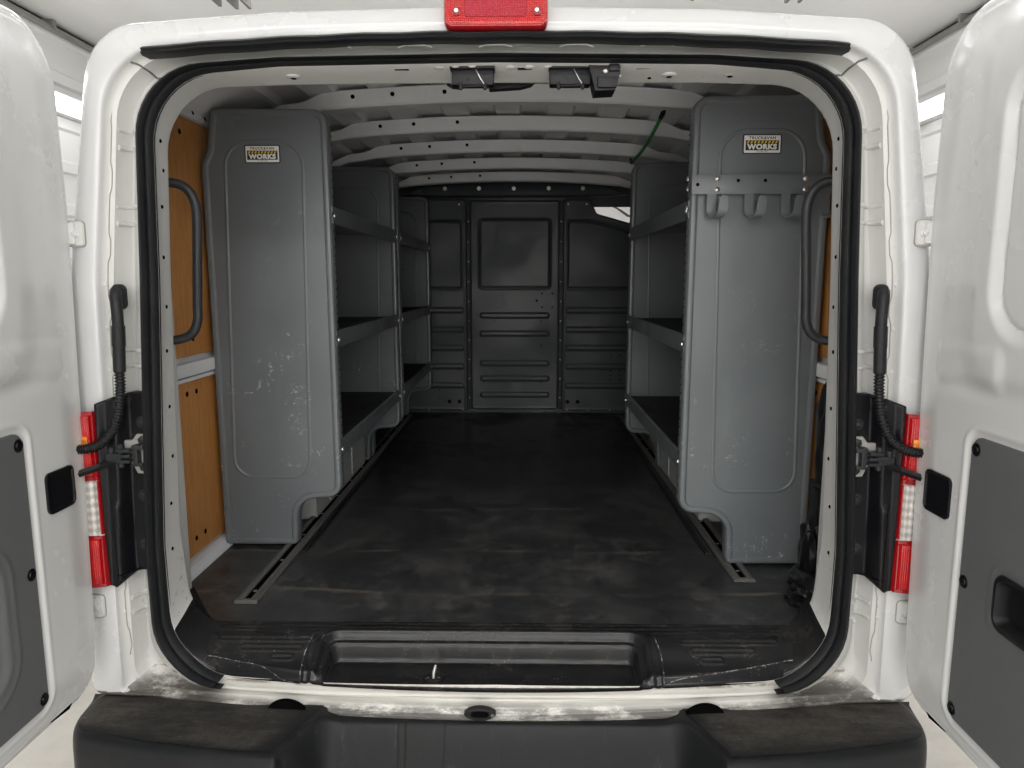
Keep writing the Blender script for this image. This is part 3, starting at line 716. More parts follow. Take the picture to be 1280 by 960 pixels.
# third brake light
def brake():
    P = [(x, z) for x, z in rrect(.002, 2.105, .105, .047, .018, 6, 4)]
    mb = MB(); 
    def L(d, y): return [(x, y+.22*(z-2.06)*.35, z) for x, z in offset(P, d)]
    mb.loft([L(0, .0), L(0, -.036), L(.003, -.043), L(.006, -.046)], capb=False)
    edge = mb.build('third_brake_light', 'red_edge', van, ang=40, label='red high mounted brake light above the rear opening')
    mb = MB(); mb.loft([L(.004, -.045), L(.010, -.048), L(.012, -.048)], capb=True); mb.build('outer_lens', 'red', edge)
    P2 = rrect(.002, 2.110, .062, .032, .006, 4, 4); mb = MB(); mb.loft([[(x, -.0485+.22*(z-2.06)*.35, z) for x, z in P2], [(x, -.0500+.22*(z-2.06)*.35, z) for x, z in offset(P2, .001)]], capb=True); mb.build('center_lens', 'red_in', edge)
    for dx in (-.078, .082):
        mb = MB(); mb.lathe((.002+dx, -.046, 2.088), (0, -1, .1), [(.0085, 0), (.0085, .004), (.0065, .005)], 16); mb.lathe((.002+dx, -.0505, 2.088), (0, -1, .1), [(.0045, 0), (.0045, .004), (.002, .004)], 6, 1); mb.build('screw', ['red_edge', 'metal'], edge)
brake()

# ------------------------------------------------------------------ pillar equipment on each side
def side_gear(s):
    # tail light
    tl = MB(); z0, z1 = .868, 1.274
    def sec(z, d=0.):
        o_ = .008*math.sin((z-z0)/(z1-z0)*math.pi)
        P = [(.882, .020), (.883, -.016), (.890, -.030), (.915, -.037), (.950, -.030), (.975, .02), (.985, .06)]
        return [(s*(x+o_*.3), y+d, z) for x, y in P]
    tl.loft([sec(z) for z in (z0, z0+.003, z1-.003, z1)], closed=False); base = tl.build('tail_light', 'red_edge', van, ang=40, label='%s tail light, red over clear over red' % ('left' if s < 0 else 'right'))
    def band(a, b, nm, m_, lab=None):
        q = MB(); 
        def sc(z, e): return [(s*(x), y, z) for x, y in [(.8905-e, -.026), (.895-e, -.0375+e), (.910, -.0405+e), (.950, -.0335+e), (.976, .015+e)]]
        q.loft([sc(a, .006), sc(a+.002, .001), sc(a+.004, 0)]+[sc(lerp(a, b, t), 0) for t in (.3, .6)]+[sc(b-.004, 0), sc(b-.002, .001), sc(b, .006)], closed=False)
        return q.build(nm, m_, base, ang=40)
    band(1.128, 1.266, 'red_lens', 'red'); band(.990, 1.118, 'clear_lens', 'clear'); band(.876, .982, 'red_reflector', 'red')
    q = MB(); q.box((s*.906, -.0408, 1.205), (.016, .005, .030), bev=.002); q.box((s*.918, -.0408, 1.200), (.020, .005, .018), bev=.002); q.build('amber_glow', 'amber', base)  # bright boxes that paint the amber glow onto the lens
    # black trim panel between lamp and seal
    P = [(.885, 1.290, .004), (.852, 1.303, .01), (.830, 1.310, .005), (.776, 1.316, .004), (.802, .892, .004), (.838, .892, .005), (.874, .860, .004), (.885, .868, .004)]
    P = [(s*a, z, r) for a, z, r in P]; pl = fillet(P, True, 4, 6)
    def dep(x, z):
        ax = abs(x); e = ax-(.832+.015*(1.3-z)/.4)      # >0 outboard of ridge
        return -.030*float(ss(-.008, .012, e))-.010*float(ss(.03, .045, e))
    mb = MB(); mb.loft([[(x, .040, z) for x, z in pl], [(x, .012+dep(x, z), z) for x, z in pl], [(x, .008+dep(x, z), z) for x, z in offset(pl, .004)]])
    U = np.array(pl)
    def to3(Uu, Zz, H): return Uu, H, Zz
    ff = np.vectorize(dep)
    def hf(u, z, d):
        h = .008+ff(u, z); au = np.abs(u)
        h = h-.008*ss(1.065, 1.05, z-.25*(au-.84))*ss(.868, .860, au)*ss(.835, .848, au)
        return h
    plate(offset(pl, .004), 50, 150, hf, to3, mb)
    tp = mb.build('pillar_trim_panel', 'gloss_black', van, ang=35)
    for x, z in ((.800, 1.243), (.808, 1.072), (.815, .955)):
        q = MB(); q.lathe((s*x, .008, z), (0, -1, 0), [(.014, 0), (.013, .002), (.010, .003), (.0095, .0015), (.006, .002), (.005, .005), (.002, .006)], 18); q.build('trim_clip', 'tube', tp)
    # check link bracket
    ck = MB(); x = .800
    ck.loft([[(s*a, y, z) for a, z in [(.782, 1.218), (.808, 1.218), (.822, 1.200), (.838, 1.190), (.838, 1.165), (.822, 1.150), (.812, 1.128), (.782, 1.126)]] for y in (.002, -.004)], capa=True, capb=True, mi=0)
    for z in (1.204, 1.142): ck.lathe((s*.796, -.004, z), (0, -1, 0), [(.010, 0), (.010, .004), (.006, .006), (.002, .006)], 6, 1)
    ck.box((s*.806, -.014, 1.172), (.012, .018, .050), 1, bev=.003); ck.box((s*.800, -.020, 1.190), (.026, .008, .010), 1, bev=.002); ck.box((s*.800, -.020, 1.152), (.020, .008, .008), 1, bev=.002)
    for z in (1.184, 1.172, 1.160): ck.box((s*.830, -.018, z), (.030, .024, .007), 1, bev=.002)
    ck.lathe((s*.840, -.018, 1.146), (0, 0, 1), [(.007, 0), (.007, .050), (.004, .053)], 10, 1); ck.lathe((s*.860, -.020, 1.150), (0, 0, 1), [(.006, 0), (.006, .040), (.003, .042)], 10, 1)
    ck.box((s*.852, -.020, 1.168), (.035, .018, .020), 1, bev=.004)
    ck.box((s*.822, .0, 1.195), (.04, .01, .018), 0, bev=.003)
    c0 = ck.build('door_check_bracket', ['bracket_metal', 'tube'], van, ang=35)
    q = MB(); q.loft([[(s*a, y-.024, z-.008), (s*a, y-.030, z), (s*a, y-.024, z+.008), (s*a, y-.018, z)] for a, y, z in ((.850, 0, 1.160), (.880, -.008, 1.150), (.915, -.045, 1.140), (.915, -.075, 1.137))], capa=True, capb=True)
    q.build('check_arm', 'plastic', c0, ang=30)
    # wiring conduit: grommet, sleeve, corrugated hose
    gz = 1.523; mb = MB(); P = rrect(s*.832, gz, .014, .028, .0135, 8, 2)
    mb.loft([[(x_, .020, z_) for x_, z_ in P], [(x_, .006, z_) for x_, z_ in P], [(x_, .002, z_) for x_, z_ in offset(P, .003)], [(x_, -.002, z_) for x_, z_ in offset(P, .007)]], capb=True)
    root = mb.build('wiring_conduit', 'rubber', van, ang=50, label='black corrugated wiring conduit running from pillar to door, on the %s' % ('left' if s < 0 else 'right'))
    mb = MB(); mb.tube([(s*.831, .004, 1.530), (s*.827, -.010, 1.534), (s*.823, -.018, 1.524), (s*.820, -.022, 1.49), (s*.820, -.022, 1.455)], [.010, .0120, .0125, .012, .012], 14)
    mb.tube([(s*.820, -.022, 1.462), (s*.822, -.022, 1.417)], .0138, 14); mb.tube([(s*.822, -.022, 1.42), (s*.825, -.022, 1.362)], .0128, 14)
    mb.build('sleeve', 'rubber', root, ang=50)
    ctrl = [(.825, -.022, 1.365), (.826, -.022, 1.33), (.830, -.024, 1.29), (.838, -.028, 1.252), (.853, -.036, 1.220), (.876, -.044, 1.200), (.905, -.052, 1.194), (.925, -.066, 1.200), (.935, -.080, 1.205)]
    P = cr([Vector((s*a, b, c)) for a, b, c in ctrl], 22); rr = [.0112 if (i//2) % 2 == 0 else .0086 for i in range(len(P))]
    MB().tube(P, rr, 14).build('corrugated_hose', 'plastic', root, ang=80)
    # hinges
    for z, x in ((1.658, .902), (.812, .928)):
        mb = MB(); P = rrect(s*x, z, .019, .027, .009, 5, 2)
        mb.loft([[(a, .02, b) for a, b in P], [(a, -.012, b) for a, b in P], [(a, -.016, b) for a, b in offset(P, .003)]], capb=True)
        P_ = offset(P, -.0014); mb.loft([[(a, .02, b) for a, b in P_], [(a, -.0118, b) for a, b in P_]], capb=True, mi=1)
        mb.tube([(s*(x+.022), -.026, z-.034), (s*(x+.022), -.026, z+.034)], .007, 12); mb.box((s*(x+.012), -.018, z), (.03, .01, .046), bev=.004)
        h = mb.build('door_hinge', ['flange', 'soft_seam'], van, ang=40)
        for dz in (-.001,):
            MB().lathe((s*(x-.002), -.016, z+dz), (0, -1, 0), [(.0095, -.003), (.0095, .002), (.0065, .003), (.006, .007), (.002, .008)], 12).build('bolt', 'paint', h)
    # grab handle
    pts = [(.835, .17, 1.795), (.80, .19, 1.792), (.772, .20, 1.788), (.750, .203, 1.772), (.738, .205, 1.742), (.736, .205, 1.70), (.742, .205, 1.60), (.748, .205, 1.50), (.750, .205, 1.462), (.762, .203, 1.432), (.785, .20, 1.417), (.81, .19, 1.412), (.84, .17, 1.412)]
    mb = MB(); mb.tube(cr([Vector((s*a, b, c)) for a, b, c in pts], 5), .0115, 14)
    for z in (1.795, 1.412): mb.box((s*.845, .15, z), (.02, .06, .05), bev=.004)
    mb.build('grab_handle', 'tube', van, label='dark grey tubular grab handle inside the %s pillar' % ('left' if s < 0 else 'right'))
    # inner pillar that the handle bolts to
    MB().box((s*.862, .19, 1.28), (.06, .13, 1.12), bev=.01).build('inner_pillar', 'flange', van)
side_gear(-1); side_gear(1)

# ------------------------------------------------------------------ rear doors, swung 90 degrees; u = distance behind the hinge line
def rear_door(s):
    ol = fillet([(.90, .655, .03), (.90, 2.075, .03), (.012, 2.074, .125), (.002, 1.70, 1.0), (.035, .80, .5), (.050, .640, .085)], True, 10, 8)
    def to3(U, Z, H): return s*(.925-H), -U, Z
    def hf(u, z, d):
        h = .004*ss(.0, .004, d)+.012*ss(.012, .020, d)-bead(d-.023, .003, .0012)+.006*ss(.03, .10, d)
        up = ss(1.30, 1.42, z)
        w = sdrr(u, z, .60, 1.70, .345, .24, .09)           # window recess
        h = h-.010*ss(.014, -.010, w)-bead(w+.012, .003, .003)
        w2 = sdrr(u, z, .60, 1.70, .415, .335, .12); h = h+.008*ss(.035, -.035, w2)
        st = sdrr(u, z, .58, .988, .362, .293, .032); h = h+bead(st-.008, .004, .0014)-.004*ss(.003, -.003, st)
        pk = sdrr(u, z, .58, .93, .255, .13, .06) if s < 0 else sdrr(u, z, .430, .995, .088, .042, .02); h = h-(.016 if s < 0 else .034)*ss(.004, -.004, pk)
        sh = ss(.015, -.015, sdrr(u, z, .20, 1.40, .10, .035, .02)); h = h+.005*sh-.004*ss(.03, 0, np.abs(z-1.36))*ss(.13, .2, u)
        for (a, b) in ((.115, 1.74), (.12, 1.70), (.125, 1.62), (.125, 1.55)): h = h+bead(np.hypot(u-a, z-b), .006, .0014)
        for (a, b) in ((.14, .93), (.12, .83), (.16, .76)): h = h+bead(np.hypot(u-a, z-b), .008, .001)
        return h
    mb = MB(); plate(ol, 260, 330, hf, to3, mb)
    L = lambda d, x: [(s*x, -u, z) for u, z in offset(ol, d)]
    mb.loft([L(0, .925), L(-.002, .929), L(-.002, .935), L(.004, .940), L(.004, .950), L(-.006, .957), L(-.007, .966), L(-.001, .975), L(.06, .985)], mi=0, capb=True)
    # hem channel and the thin hem crease
    lab = 'open %s rear door with charcoal lower trim' % ('left' if s < 0 else 'right')+(' and pull handle' if s > 0 else '')
    d = mb.build('rear_door', ['door'], van, ang=40, label=lab)
    # weatherstrip along the upper hinge side
    mb = MB(); q = [p for p in ol]; pts = [Vector((s*.952, -u, z)) for u, z in offset(ol, -.004) if z > 1.78 and u < .88]
    mb.tube(pts, .006, 8); mb.build('edge_weatherstrip', 'sealer', d)
    # trim board
    tp = rrect(.58, .988, .353, .284, .028, 6, 8)
    if s < 0 or True:
        def ht(u, z, dd):
            h = .003*ss(0, .003, dd)-.0
            if s < 0:
                pk = sdrr(u, z, .58, .93, .262, .135, .06); h = h-.010*ss(.003, -.016, pk)+bead(pk-.022, .006, .002)
            else:
                pk = sdrr(u, z, .430, .995, .110, .064, .032); h = h+bead(pk, .006, .0015)-.034*ss(-.014, -.020, pk)
            return h
        mb = MB(); plate(tp, 170, 150, ht, lambda U, Z, H: (s*(.925-.0185-H), -U, Z), mb)
        mb.loft([[(s*.916, -u, z) for u, z in tp], [(s*.907, -u, z) for u, z in tp]])
        tb = mb.build('trim_board', 'trim', d, ang=40)
    for z in (1.247, .988, .725):
        mb = MB(); mb.lathe((s*.9045, -.243, z), (-s, 0, 0), [(.013, 0), (.0125, .002), (.0105, .0026), (.010, .001), (.0065, .0012), (.0055, .003), (.002, .0034)], 20); mb.build('trim_clip', 'gloss_black', d)
    # black pocket near the hinge
    mb = MB(); P = rrect(.138, 1.130, .044, .043, .013, 6, 2)
    f = lambda d_, x: [(s*x, -u, z) for u, z in offset(P, d_)]
    mb.loft([f(0, .912), f(0, .8985), f(.002, .8975), f(.005, .8975), f(.007, .900), f(.007, .9015)], capb=False)
    mb.add(f(.007, .9015), [tuple(range(len(P)))]); mb.build('check_pocket_cover', 'gloss_black', d, ang=35)
    if s > 0:
        mb = MB(); P = rrect(.430, .995, .098, .052, .026, 8, 3)
        mb.loft([f2(P, s, 0, .908), f2(P, s, 0, .900), f2(P, s, .003, .898), f2(P, s, .009, .898), f2(P, s, .012, .903), f2(P, s, .016, .922)], capb=True)
        h = mb.build('door_handle', 'plastic', d, ang=35)
        P = rrect(.455, .992, .055, .026, .014, 6, 3)
        MB().loft([f2(P, s, 0, .922), f2(P, s, 0, .909), f2(P, s, .004, .906)], capb=True).build('pull_paddle', 'gloss_black', d, ang=35)
    # slot in the lower edge
    q = MB(); q.loft([[(s*.9165, -u, z) for u, z in [(.150, .657), (.160, .650), (.215, .656), (.225, .661), (.19, .661)]], [(s*.912, -u, z) for u, z in [(.150, .657), (.160, .650), (.215, .656), (.225, .661), (.19, .661)]]], capa=True, capb=True)
    q.build('drain_slot', 'hole', d)
def f2(P, s, d_, x): return [(s*x, -u, z) for u, z in offset(P, d_)]
rear_door(-1); rear_door(1)

# ------------------------------------------------------------------ bumper
def bfe(x):      # rear edge of the raised step pads
    ax = abs(x); y = -.228+.095*(ax/.97)**3
    return y+(.15)*max(0, (ax-.90)/.085)**2.2
def cmask(x, y=-.15):  # 1 in the lowered centre
    xc = x-.012; edge = .375+(-.065-y)*.42
    return float(ss(edge+.012, edge-.012, abs(xc)))
def bump_top(x, y):
    c = float(ss(.392+(-.065-y)*.42+.022, .392+(-.065-y)*.42-.022, abs(x-.012)))
    return .565+.016*float(ss(.36, .42, abs(x-.012)))-c*(.135*float(ss(-.066, -.125, y))+.008*float(ss(-.11, -.2, y)))-.03*float(ss(.93, .99, abs(x)))
mb = MB(); secs = []
xsb = np.concatenate([np.linspace(-.985, -.88, 24), np.linspace(-.87, -.48, 20), np.linspace(-.47, -.35, 50), np.linspace(-.34, .36, 20), np.linspace(.37, .49, 50), np.linspace(.50, .87, 20), np.linspace(.88, .985, 24)])
def bump_sec(x):
    fe0 = bfe(x); sec = [(.040, .560)]
    Ys = list(np.linspace(.02, -.02, 3))+list(np.linspace(-.03, -.24, 42))
    for y in Ys:
        yy = max(y, fe0+.016); sec.append((yy, bump_top(x, yy)))
    ze = sec[-1][1]
    sec += [(fe0+.009, ze-.002), (fe0+.003, ze-.006), (fe0-.002, ze-.013), (fe0-.005, ze-.024), (fe0-.007, ze-.040), (fe0-.008, ze-.09), (fe0+.0, .30), (fe0+.03, .26), (.03, .26)]
    return [(x, y, z) for y, z in sec]
mb.loft([bump_sec(x) for x in xsb], capa=True, capb=True)
bump = mb.build('rear_bumper', 'bumper', van, ang=50, label='black plastic rear step bumper')
for s in (-1, 1):
    mb = MB(); xs = np.linspace(.368, .955, 110); ys = np.linspace(0, 1, 40); A, B = np.meshgrid(xs, ys)
    YY = np.zeros_like(A); ZZ = np.zeros_like(A); XX = np.zeros_like(A)
    for j in range(A.shape[1]):
        for i in range(A.shape[0]):
            x0 = A[i, j]; fe = bfe(x0)+.018; y = .0+(fe-.0)*B[i, j]
            edge = .428+(-.065-min(y, -.02))*.42; xx = edge+(x0-.368)/(.955-.368)*(.955-edge)+s*.012*(1-(x0-.368)/(.955-.368))
            XX[i, j] = s*xx; YY[i, j] = min(.0, max(y, bfe(xx)+.017)) if y < 0 else y; ZZ[i, j] = bump_top(s*xx, YY[i, j])+.0010
    mb.grid(XX, YY, ZZ); mb.build('step_pad', 'pad', bump, ang=40, label='%s step pad with dusty brick tread' % ('left' if s < 0 else 'right'))

# ------------------------------------------------------------------ partition behind the seats
def part_panel(ol, hf, name, nu, nv, par, holes=(), Y0=3.02):
    mb = MB(); plate(ol, nu, nv, lambda u, z, d: -.006+.006*ss(0, .006, d)+hf(u, z, d), lambda U, Z, H: (U, Y0-H, Z), mb)
    mb.loft([[(x, Y0+.02, z) for x, z in ol], [(x, Y0+.006, z) for x, z in ol]])
    for x, z, r in holes: mb.lathe((x, Y0+.001, z), (0, -1, 0), [(r, 0), (r, .0035)], 10, 1)
    return mb.build(name, ['partition', 'hole'], par, ang=60)
part = MB(); part.box((0, 3.065, 1.42), (1.90, .02, 1.46)); 
# dark steel sheet behind the panels, with the sight gap at the upper right left open
part = MB(); part.box((-.235, 3.055, 1.385), (1.43, .012, 1.39)); part.box((.70, 3.055, 1.24), (.44, .012, 1.10))
part.box((-.95+.02, 3.055, 1.385), (.10, .012, 1.39))
pz = part.build('partition', 'partition', van, smooth=False, label='dark grey steel partition at the front of the cargo space')
def hc(u, z, d):
    h = bead(sdrr(u, z, 0, 1.722, .222, .213, .022), .007, .007)-.003*ss(.0, -.01, sdrr(u, z, 0, 1.722, .222, .213, .022))
    for zc in (1.335, 1.219, 1.027, .928, .822): h = h+.007*ss(.010, .0, sdrr(u, z, 0, zc, .215, .010, .008))
    return h+bead(d-.012, .006, .002)
part_panel(rrect(0, 1.388, .283, .667, .022, 6, 8), hc, 'center_panel', 110, 300, pz,
    [(.14, 1.43, .008), (.175, 1.475, .006), (.24, 1.475, .006), (.175, 1.388, .006), (.24, 1.388, .006), (-.02, 1.215, .004), (.07, 1.215, .004), (-.13, 1.30, .004), (-.20, 1.305, .003), (.17, 1.30, .005), (.17, 1.14, .005), (-.13, 1.10, .004), (-.18, 1.14, .003), (.0, 1.03, .004), (-.20, .905, .005), (.17, .905, .005), (.06, .822, .004), (-.08, .822, .004)])
def hside(s):
    def hf(u, z, d):
        uu = u*s
        slope = 0 if s < 0 else 1
        dw = sdrr(uu, z, .60, 1.715, .268, .21, .025)
        if slope: dw = np.maximum(dw, (z-(1.918-.27*(uu-.50)))*.94)
        h = bead(dw, .007, .007)-.003*ss(0, -.01, dw)
        for zc in (1.368, 1.245, 1.127, 1.007, .882): h = h+.007*ss(.010, 0, sdrr(uu, z, .59, zc, .255, .010, .008))
        return h+bead(d-.012, .006, .002)
    return hf
hl = [(-.32, 1.37, .003), (-.47, 1.47, .004), (-.55, .80, .003), (-.36, .98, .004), (-.50, .98, .004), (-.49, .85, .004), (-.49, .80, .004)]
part_panel(fillet([(-.90, .712, .02), (-.305, .712, .02), (-.305, 2.062, .02), (-.90, 2.062, .02)], True, 5, 8), hside(-1), 'side_panel', 110, 260, pz,
    [(-.36, .775, .013), (-.425, .775, .013), (-.47, 1.37, .004), (-.33, .86, .003)]+hl)
part_panel(fillet([(.305, .712, .02), (.90, .712, .02), (.90, 1.83, .03), (.72, 1.915, .1), (.515, 1.972, .03), (.472, 2.062, .04), (.305, 2.062, .02)], True, 5, 8), hside(1), 'side_panel', 110, 260, pz,
    [(.345, .775, .013), (.41, .775, .013)]+[(x, 1.37, .004) for x in (.38, .44, .52, .60)]+[(x, z, .005) for x in (.62, .68) for z in (1.08, .98, .95, .92)]+[(.44, .98, .004), (.56, .98, .004), (.48, .80, .004)])
for s in (-1, 1):      # bolt columns in the gaps
    mb = MB()
    mb.box((s*.294, 3.035, 1.388), (.014, .02, 1.33), 1)
    for z in np.arange(.80, 2.05, .125): mb.lathe((s*.294, 3.025, z), (0, -1, 0), [(.0045, 0), (.004, .003), (.001, .004)], 8, 0)
    mb.build('bolt_strip', ['metal', 'plastic'], pz)
for x, z in ((-.35, 2.03), (.335, 2.03), (.45, 2.03), (.34, .722), (.48, .722), (.62, .722), (-.34, .722), (-.56, .722)): MB().lathe((x, 3.022, z), (0, -1, 0), [(.006, 0), (.006, .003), (.002, .004)], 8).build('panel_bolt', 'metal', pz)
mb = MB(); secs = []
for x in np.linspace(-.72, .72, 61):
    t = float(ss(.55, .72, abs(x))); z1 = 2.150-.018*(abs(x)/.55)**2-.035*t; z0 = 2.072+.012*t
    secs.append([(x, 3.05, z0), (x, 2.965, z0), (x, 2.955, z0+.01), (x, 2.955, z1-.012), (x, 2.965, z1), (x, 3.05, z1)])
mb.loft(secs, capa=True, capb=True); hd = mb.build('partition_header', 'partition', pz, ang=40)
for x in (-.43, -.22, -.005, .21, .42): MB().lathe((x, 2.954, 2.118), (0, -1, 0), [(.0125, 0), (.0125, .004), (.007, .004), (.006, .0005), (.001, .0005)], 14).build('ring_bolt', 'metal', pz)
# closing panel above the header and cab headliner
mb = MB(); mb.box((0, 3.075, 2.17), (1.9, .01, .20)); mb.box((.72, 3.078, 2.055), (.52, .01, .075)); mb.build('roof_closing_panel', 'partition', van)
mb = MB(); mb.loft([[(.50, 3.09, 2.06), (.60, 3.09, 2.045), (.68, 3.09, 2.0), (.75, 3.09, 1.955), (.95, 3.09, 1.95)], [(.50, 3.35, 2.10), (.60, 3.35, 2.07), (.68, 3.35, 2.03), (.75, 3.35, 1.98), (.95, 3.35, 1.98)]], closed=False); mb.build('cab_headliner', 'trim', van)

# ------------------------------------------------------------------ shelving units (local coordinates: x from the inner edge towards the wall, y forward, z from the floor)
def end_panel(s, y, root, mname, marking=False, back=False):
    """s = -1 left of the van, 1 right; local x: 0 at inner edge; wall at s*.39"""
    P = [(0, .225, .045), (.005, 1.355, .038), (.352, 1.360, .022), (.372, 1.245, .03), (.392, 1.21, .03), (.390, .003, .018), (.150, .003, .018), (.145, .165, .075)]
    P.append((0, .165, .04)); P = [P[-1]]+P[1:-1]
    P = [(0, .165, .045), (.004, 1.362, .045), (.356, 1.366, .022), (.372, 1.245, .03), (.393, 1.205, .03), (.388, .003, .018), (.148, .003, .018), (.143, .155, .060)]
    P = [(s*a, z, r) for a, z, r in P]; ol = fillet(P, True, 8, 6)
    L = lambda d, yy: [(x, y+yy, z) for x, z in offset(ol, d)]
    mb = MB()
    mb.loft([L(.006, .040), L(0, .038), L(0, .012), L(.0015, .005), L(.005, .001), L(.010, .0), L(.0165, .0), L(.0185, .001), L(.0205, .0040), L(.0225, .0055)])
    inner = offset(ol, .0225); big = [(x, y+.0055, z) for x, z in inner]
    from mathutils.geometry import tessellate_polygon
    tri = tessellate_polygon([[Vector((p[0], p[2], 0)) for p in big]]); flat_f = len(tri); mb.add(big, [tuple(t) for t in tri])
    # back skin a few mm behind, so the sheet has two faces
    bk = [(x, y+.011, z) for x, z in offset(ol, .003)]; mb.add(bk, [tuple(t)[::-1] for t in tessellate_polygon([[Vector((p[0], p[2], 0)) for p in bk]])])
    # pressed arch bead
    ar = fillet([(s*.100, .230, .06), (s*.345, .230, .06), (s*.318, 1.270, .075), (s*.082, 1.270, .075)], True, 8, 10)
    sec = [(-.0055, 0), (-.003, .002), (0, .0026), (.003, .002), (.0055, 0)]
    mb.loft([[(x, y+.0055-h, z) for x, z in offset(ar, d)] for d, h in sec])
    # perforated inner edge
    for z in np.arange(.22, 1.33, .0254): mb.lathe((s*.0008, y+.026, z), (-s, 0, 0), [(.0028, 0), (.0028, .0014)], 6, 1)
    for z, a in ((.20, .393), (.62, .391), (1.05, .391)): mb.lathe((s*.2, y+.0055, z), (0, -1, 0), [(.001, 0), (.001, .0002)], 6, 0)
    o = mb.build('end_panel', [mname, 'hole'], root, ang=32)
    return o
def shelf(s, z, y0, y1, root, mname):
    mb = MB(); zz = z-FZ
    lip = [(.004, zz-.054), (.001, zz-.052), (0, zz-.040), (.003, zz-.026), (.0, zz-.012), (.001, zz-.002), (.006, zz), (.012, zz-.002), (.012, zz-.016), (.365, zz-.016), (.368, zz+.02), (.370, zz+.02), (.371, zz-.020), (.016, zz-.020), (.016, zz-.050), (.012, zz-.054)]
    mb.loft([[(s*a, y, b) for a, b in lip] for y in (y0+.012, y1-.0)], capa=True, capb=True)
    o = mb.build('shelf', mname, root, ang=30)
    for yy in (y0+.03, y1-.02):
        MB().lathe((s*-.0005, yy, zz-.030), (-s, 0, 0), [(.0085, 0), (.008, .003), (.005, .005), (.001, .006)], 12).build('bolt', 'metal', o)
    MB().box((s*.19, (y0+y1)/2, zz-.0135), (.34, y1-y0-.04, .004)).build('shelf_liner', 'liner', o)
    return o
def sticker(s, xc, root, y, zc=1.232):
    mb = MB(); fr = rrect(xc, zc, .054, .0265, .004, 4, 1)
    mb.loft([[(x, y, z) for x, z in fr], [(x, y-.0012, z) for x, z in fr]], capb=True, mi=0)
    w = rrect(xc, zc, .0505, .0235, .002, 3, 1); mb.add([(x, y-.0016, z) for x, z in w], [tuple(range(len(w)))], 1)
    mb.box((xc, y-.0019, zc-.0032), (.092, .0003, .0268), 2)
    st = mb.build('sticker', [st_blk, st_wht, st_blk], root, label='small black, white and yellow company sticker reading WORKS')
    tb = MB()
    for k in range(9):
        x = xc-.0405+k*.0098; z0, z1 = zc+.0018, zc+.0088
        tb.add([(x-.0030, y-.0022, z0), (x+.0018, y-.0022, z0), (x+.0052, y-.0022, z1), (x+.0004, y-.0022, z1)], [(0, 1, 2, 3)])
    tb.build('hazard_stripes', st_yel, st, smooth=False)
    def put(txt, size, dz, m_, nm, bold, sx, sp=1.):
        vs, fs = text_mb(txt, size, .0001, bold, sx, sp)
        b = MB(); b.add([(xc+v[0], y-.0023-v[2], zc+dz+v[1]) for v in vs], fs); b.build(nm, m_, st, smooth=False)
    put('TRUCK&VAN', .0110, .0163, st_blk, 'lettering', .0002, 1.05, 1.12)
    put('WORKS', .0185, -.0078, st_wht, 'lettering', .0011, 1.15, 1.10)
    put('210 768 1007', .0052, -.0200, st_blk, 'lettering', .0, 1.0, 1.1)
st_blk = mat('sticker_black', (.012, .014, .02), .35); st_wht = mat('sticker_white', (.88, .87, .84), .35); st_yel = mat('sticker_yellow', (.85, .58, .01), .35)
def marking(s, xc, zc, y, root, mname):
    b = MB(); vs, fs = text_mb('ADRIAN STEEL', .0165, .0009, .0003, 1.0, 1.1)
    b.add([(xc+.012+v[0], y-.0003-v[2], zc+v[1]) for v in vs], fs)
    cx = xc-.070
    b.tube([(cx+.011*math.cos(a), y-.0003, zc+.011*math.sin(a)) for a in np.linspace(.2, 2*math.pi-.3, 26)], .0010, 6)
    b.tube([(cx+.0045*math.cos(a), y-.0003, zc+.0045*math.sin(a)) for a in np.linspace(0, 2*math.pi, 18)], .0008, 6)
    b.tube([(cx+.0045, y-.0003, zc+.005), (cx+.0045, y-.0003, zc-.005), (cx+.009, y-.0003, zc-.006)], .0008, 6)
    b.tube([(xc-.055, y-.0003, zc+.0115), (xc+.078, y-.0003, zc+.0115)], .0005, 5); b.tube([(xc-.055, y-.0003, zc-.0115), (xc+.078, y-.0003, zc-.0115)], .0005, 5)
    b.build('embossed_marking', mname, root, ang=40)
def unit(s, y0, y1, label, mname):
    t = thing('shelving_unit', label, 'shelving', (s*.525, y0, FZ+.003), 'shelving units bolted along the cargo bay walls'); t['local'] = 1
    L = y1-y0
    p0 = end_panel(s, 0, t, mname); 
    p1 = end_panel(s, L-.045, t, mname)
    for z in (1.782, 1.400, 1.046): shelf(s, z, .0, L-.02, t, mname)
    return t, p0
uA, pA = unit(-1, .650, 1.790, 'grey steel shelving on the left with a scratched end panel and a small sticker', 'steel_left')
uB, pB = unit(-1, 1.835, 2.940, 'grey steel shelving deeper in on the left, against the dark partition', 'steel_left')
uC, pC = unit(1, .515, 1.690, 'grey steel shelving on the right with a coat hook rail on its end panel', 'steel_right')
for p_, s in ((pA, -1), (pC, 1)):
    if s < 0: sticker(s, -.204, p_.parent, .0050); marking(s, -.2, 1.32, .0055, p_, 'steel_left')
    else: sticker(s, .198, p_.parent, .0050); marking(s, .20, 1.305, .0055, p_, 'steel_right')
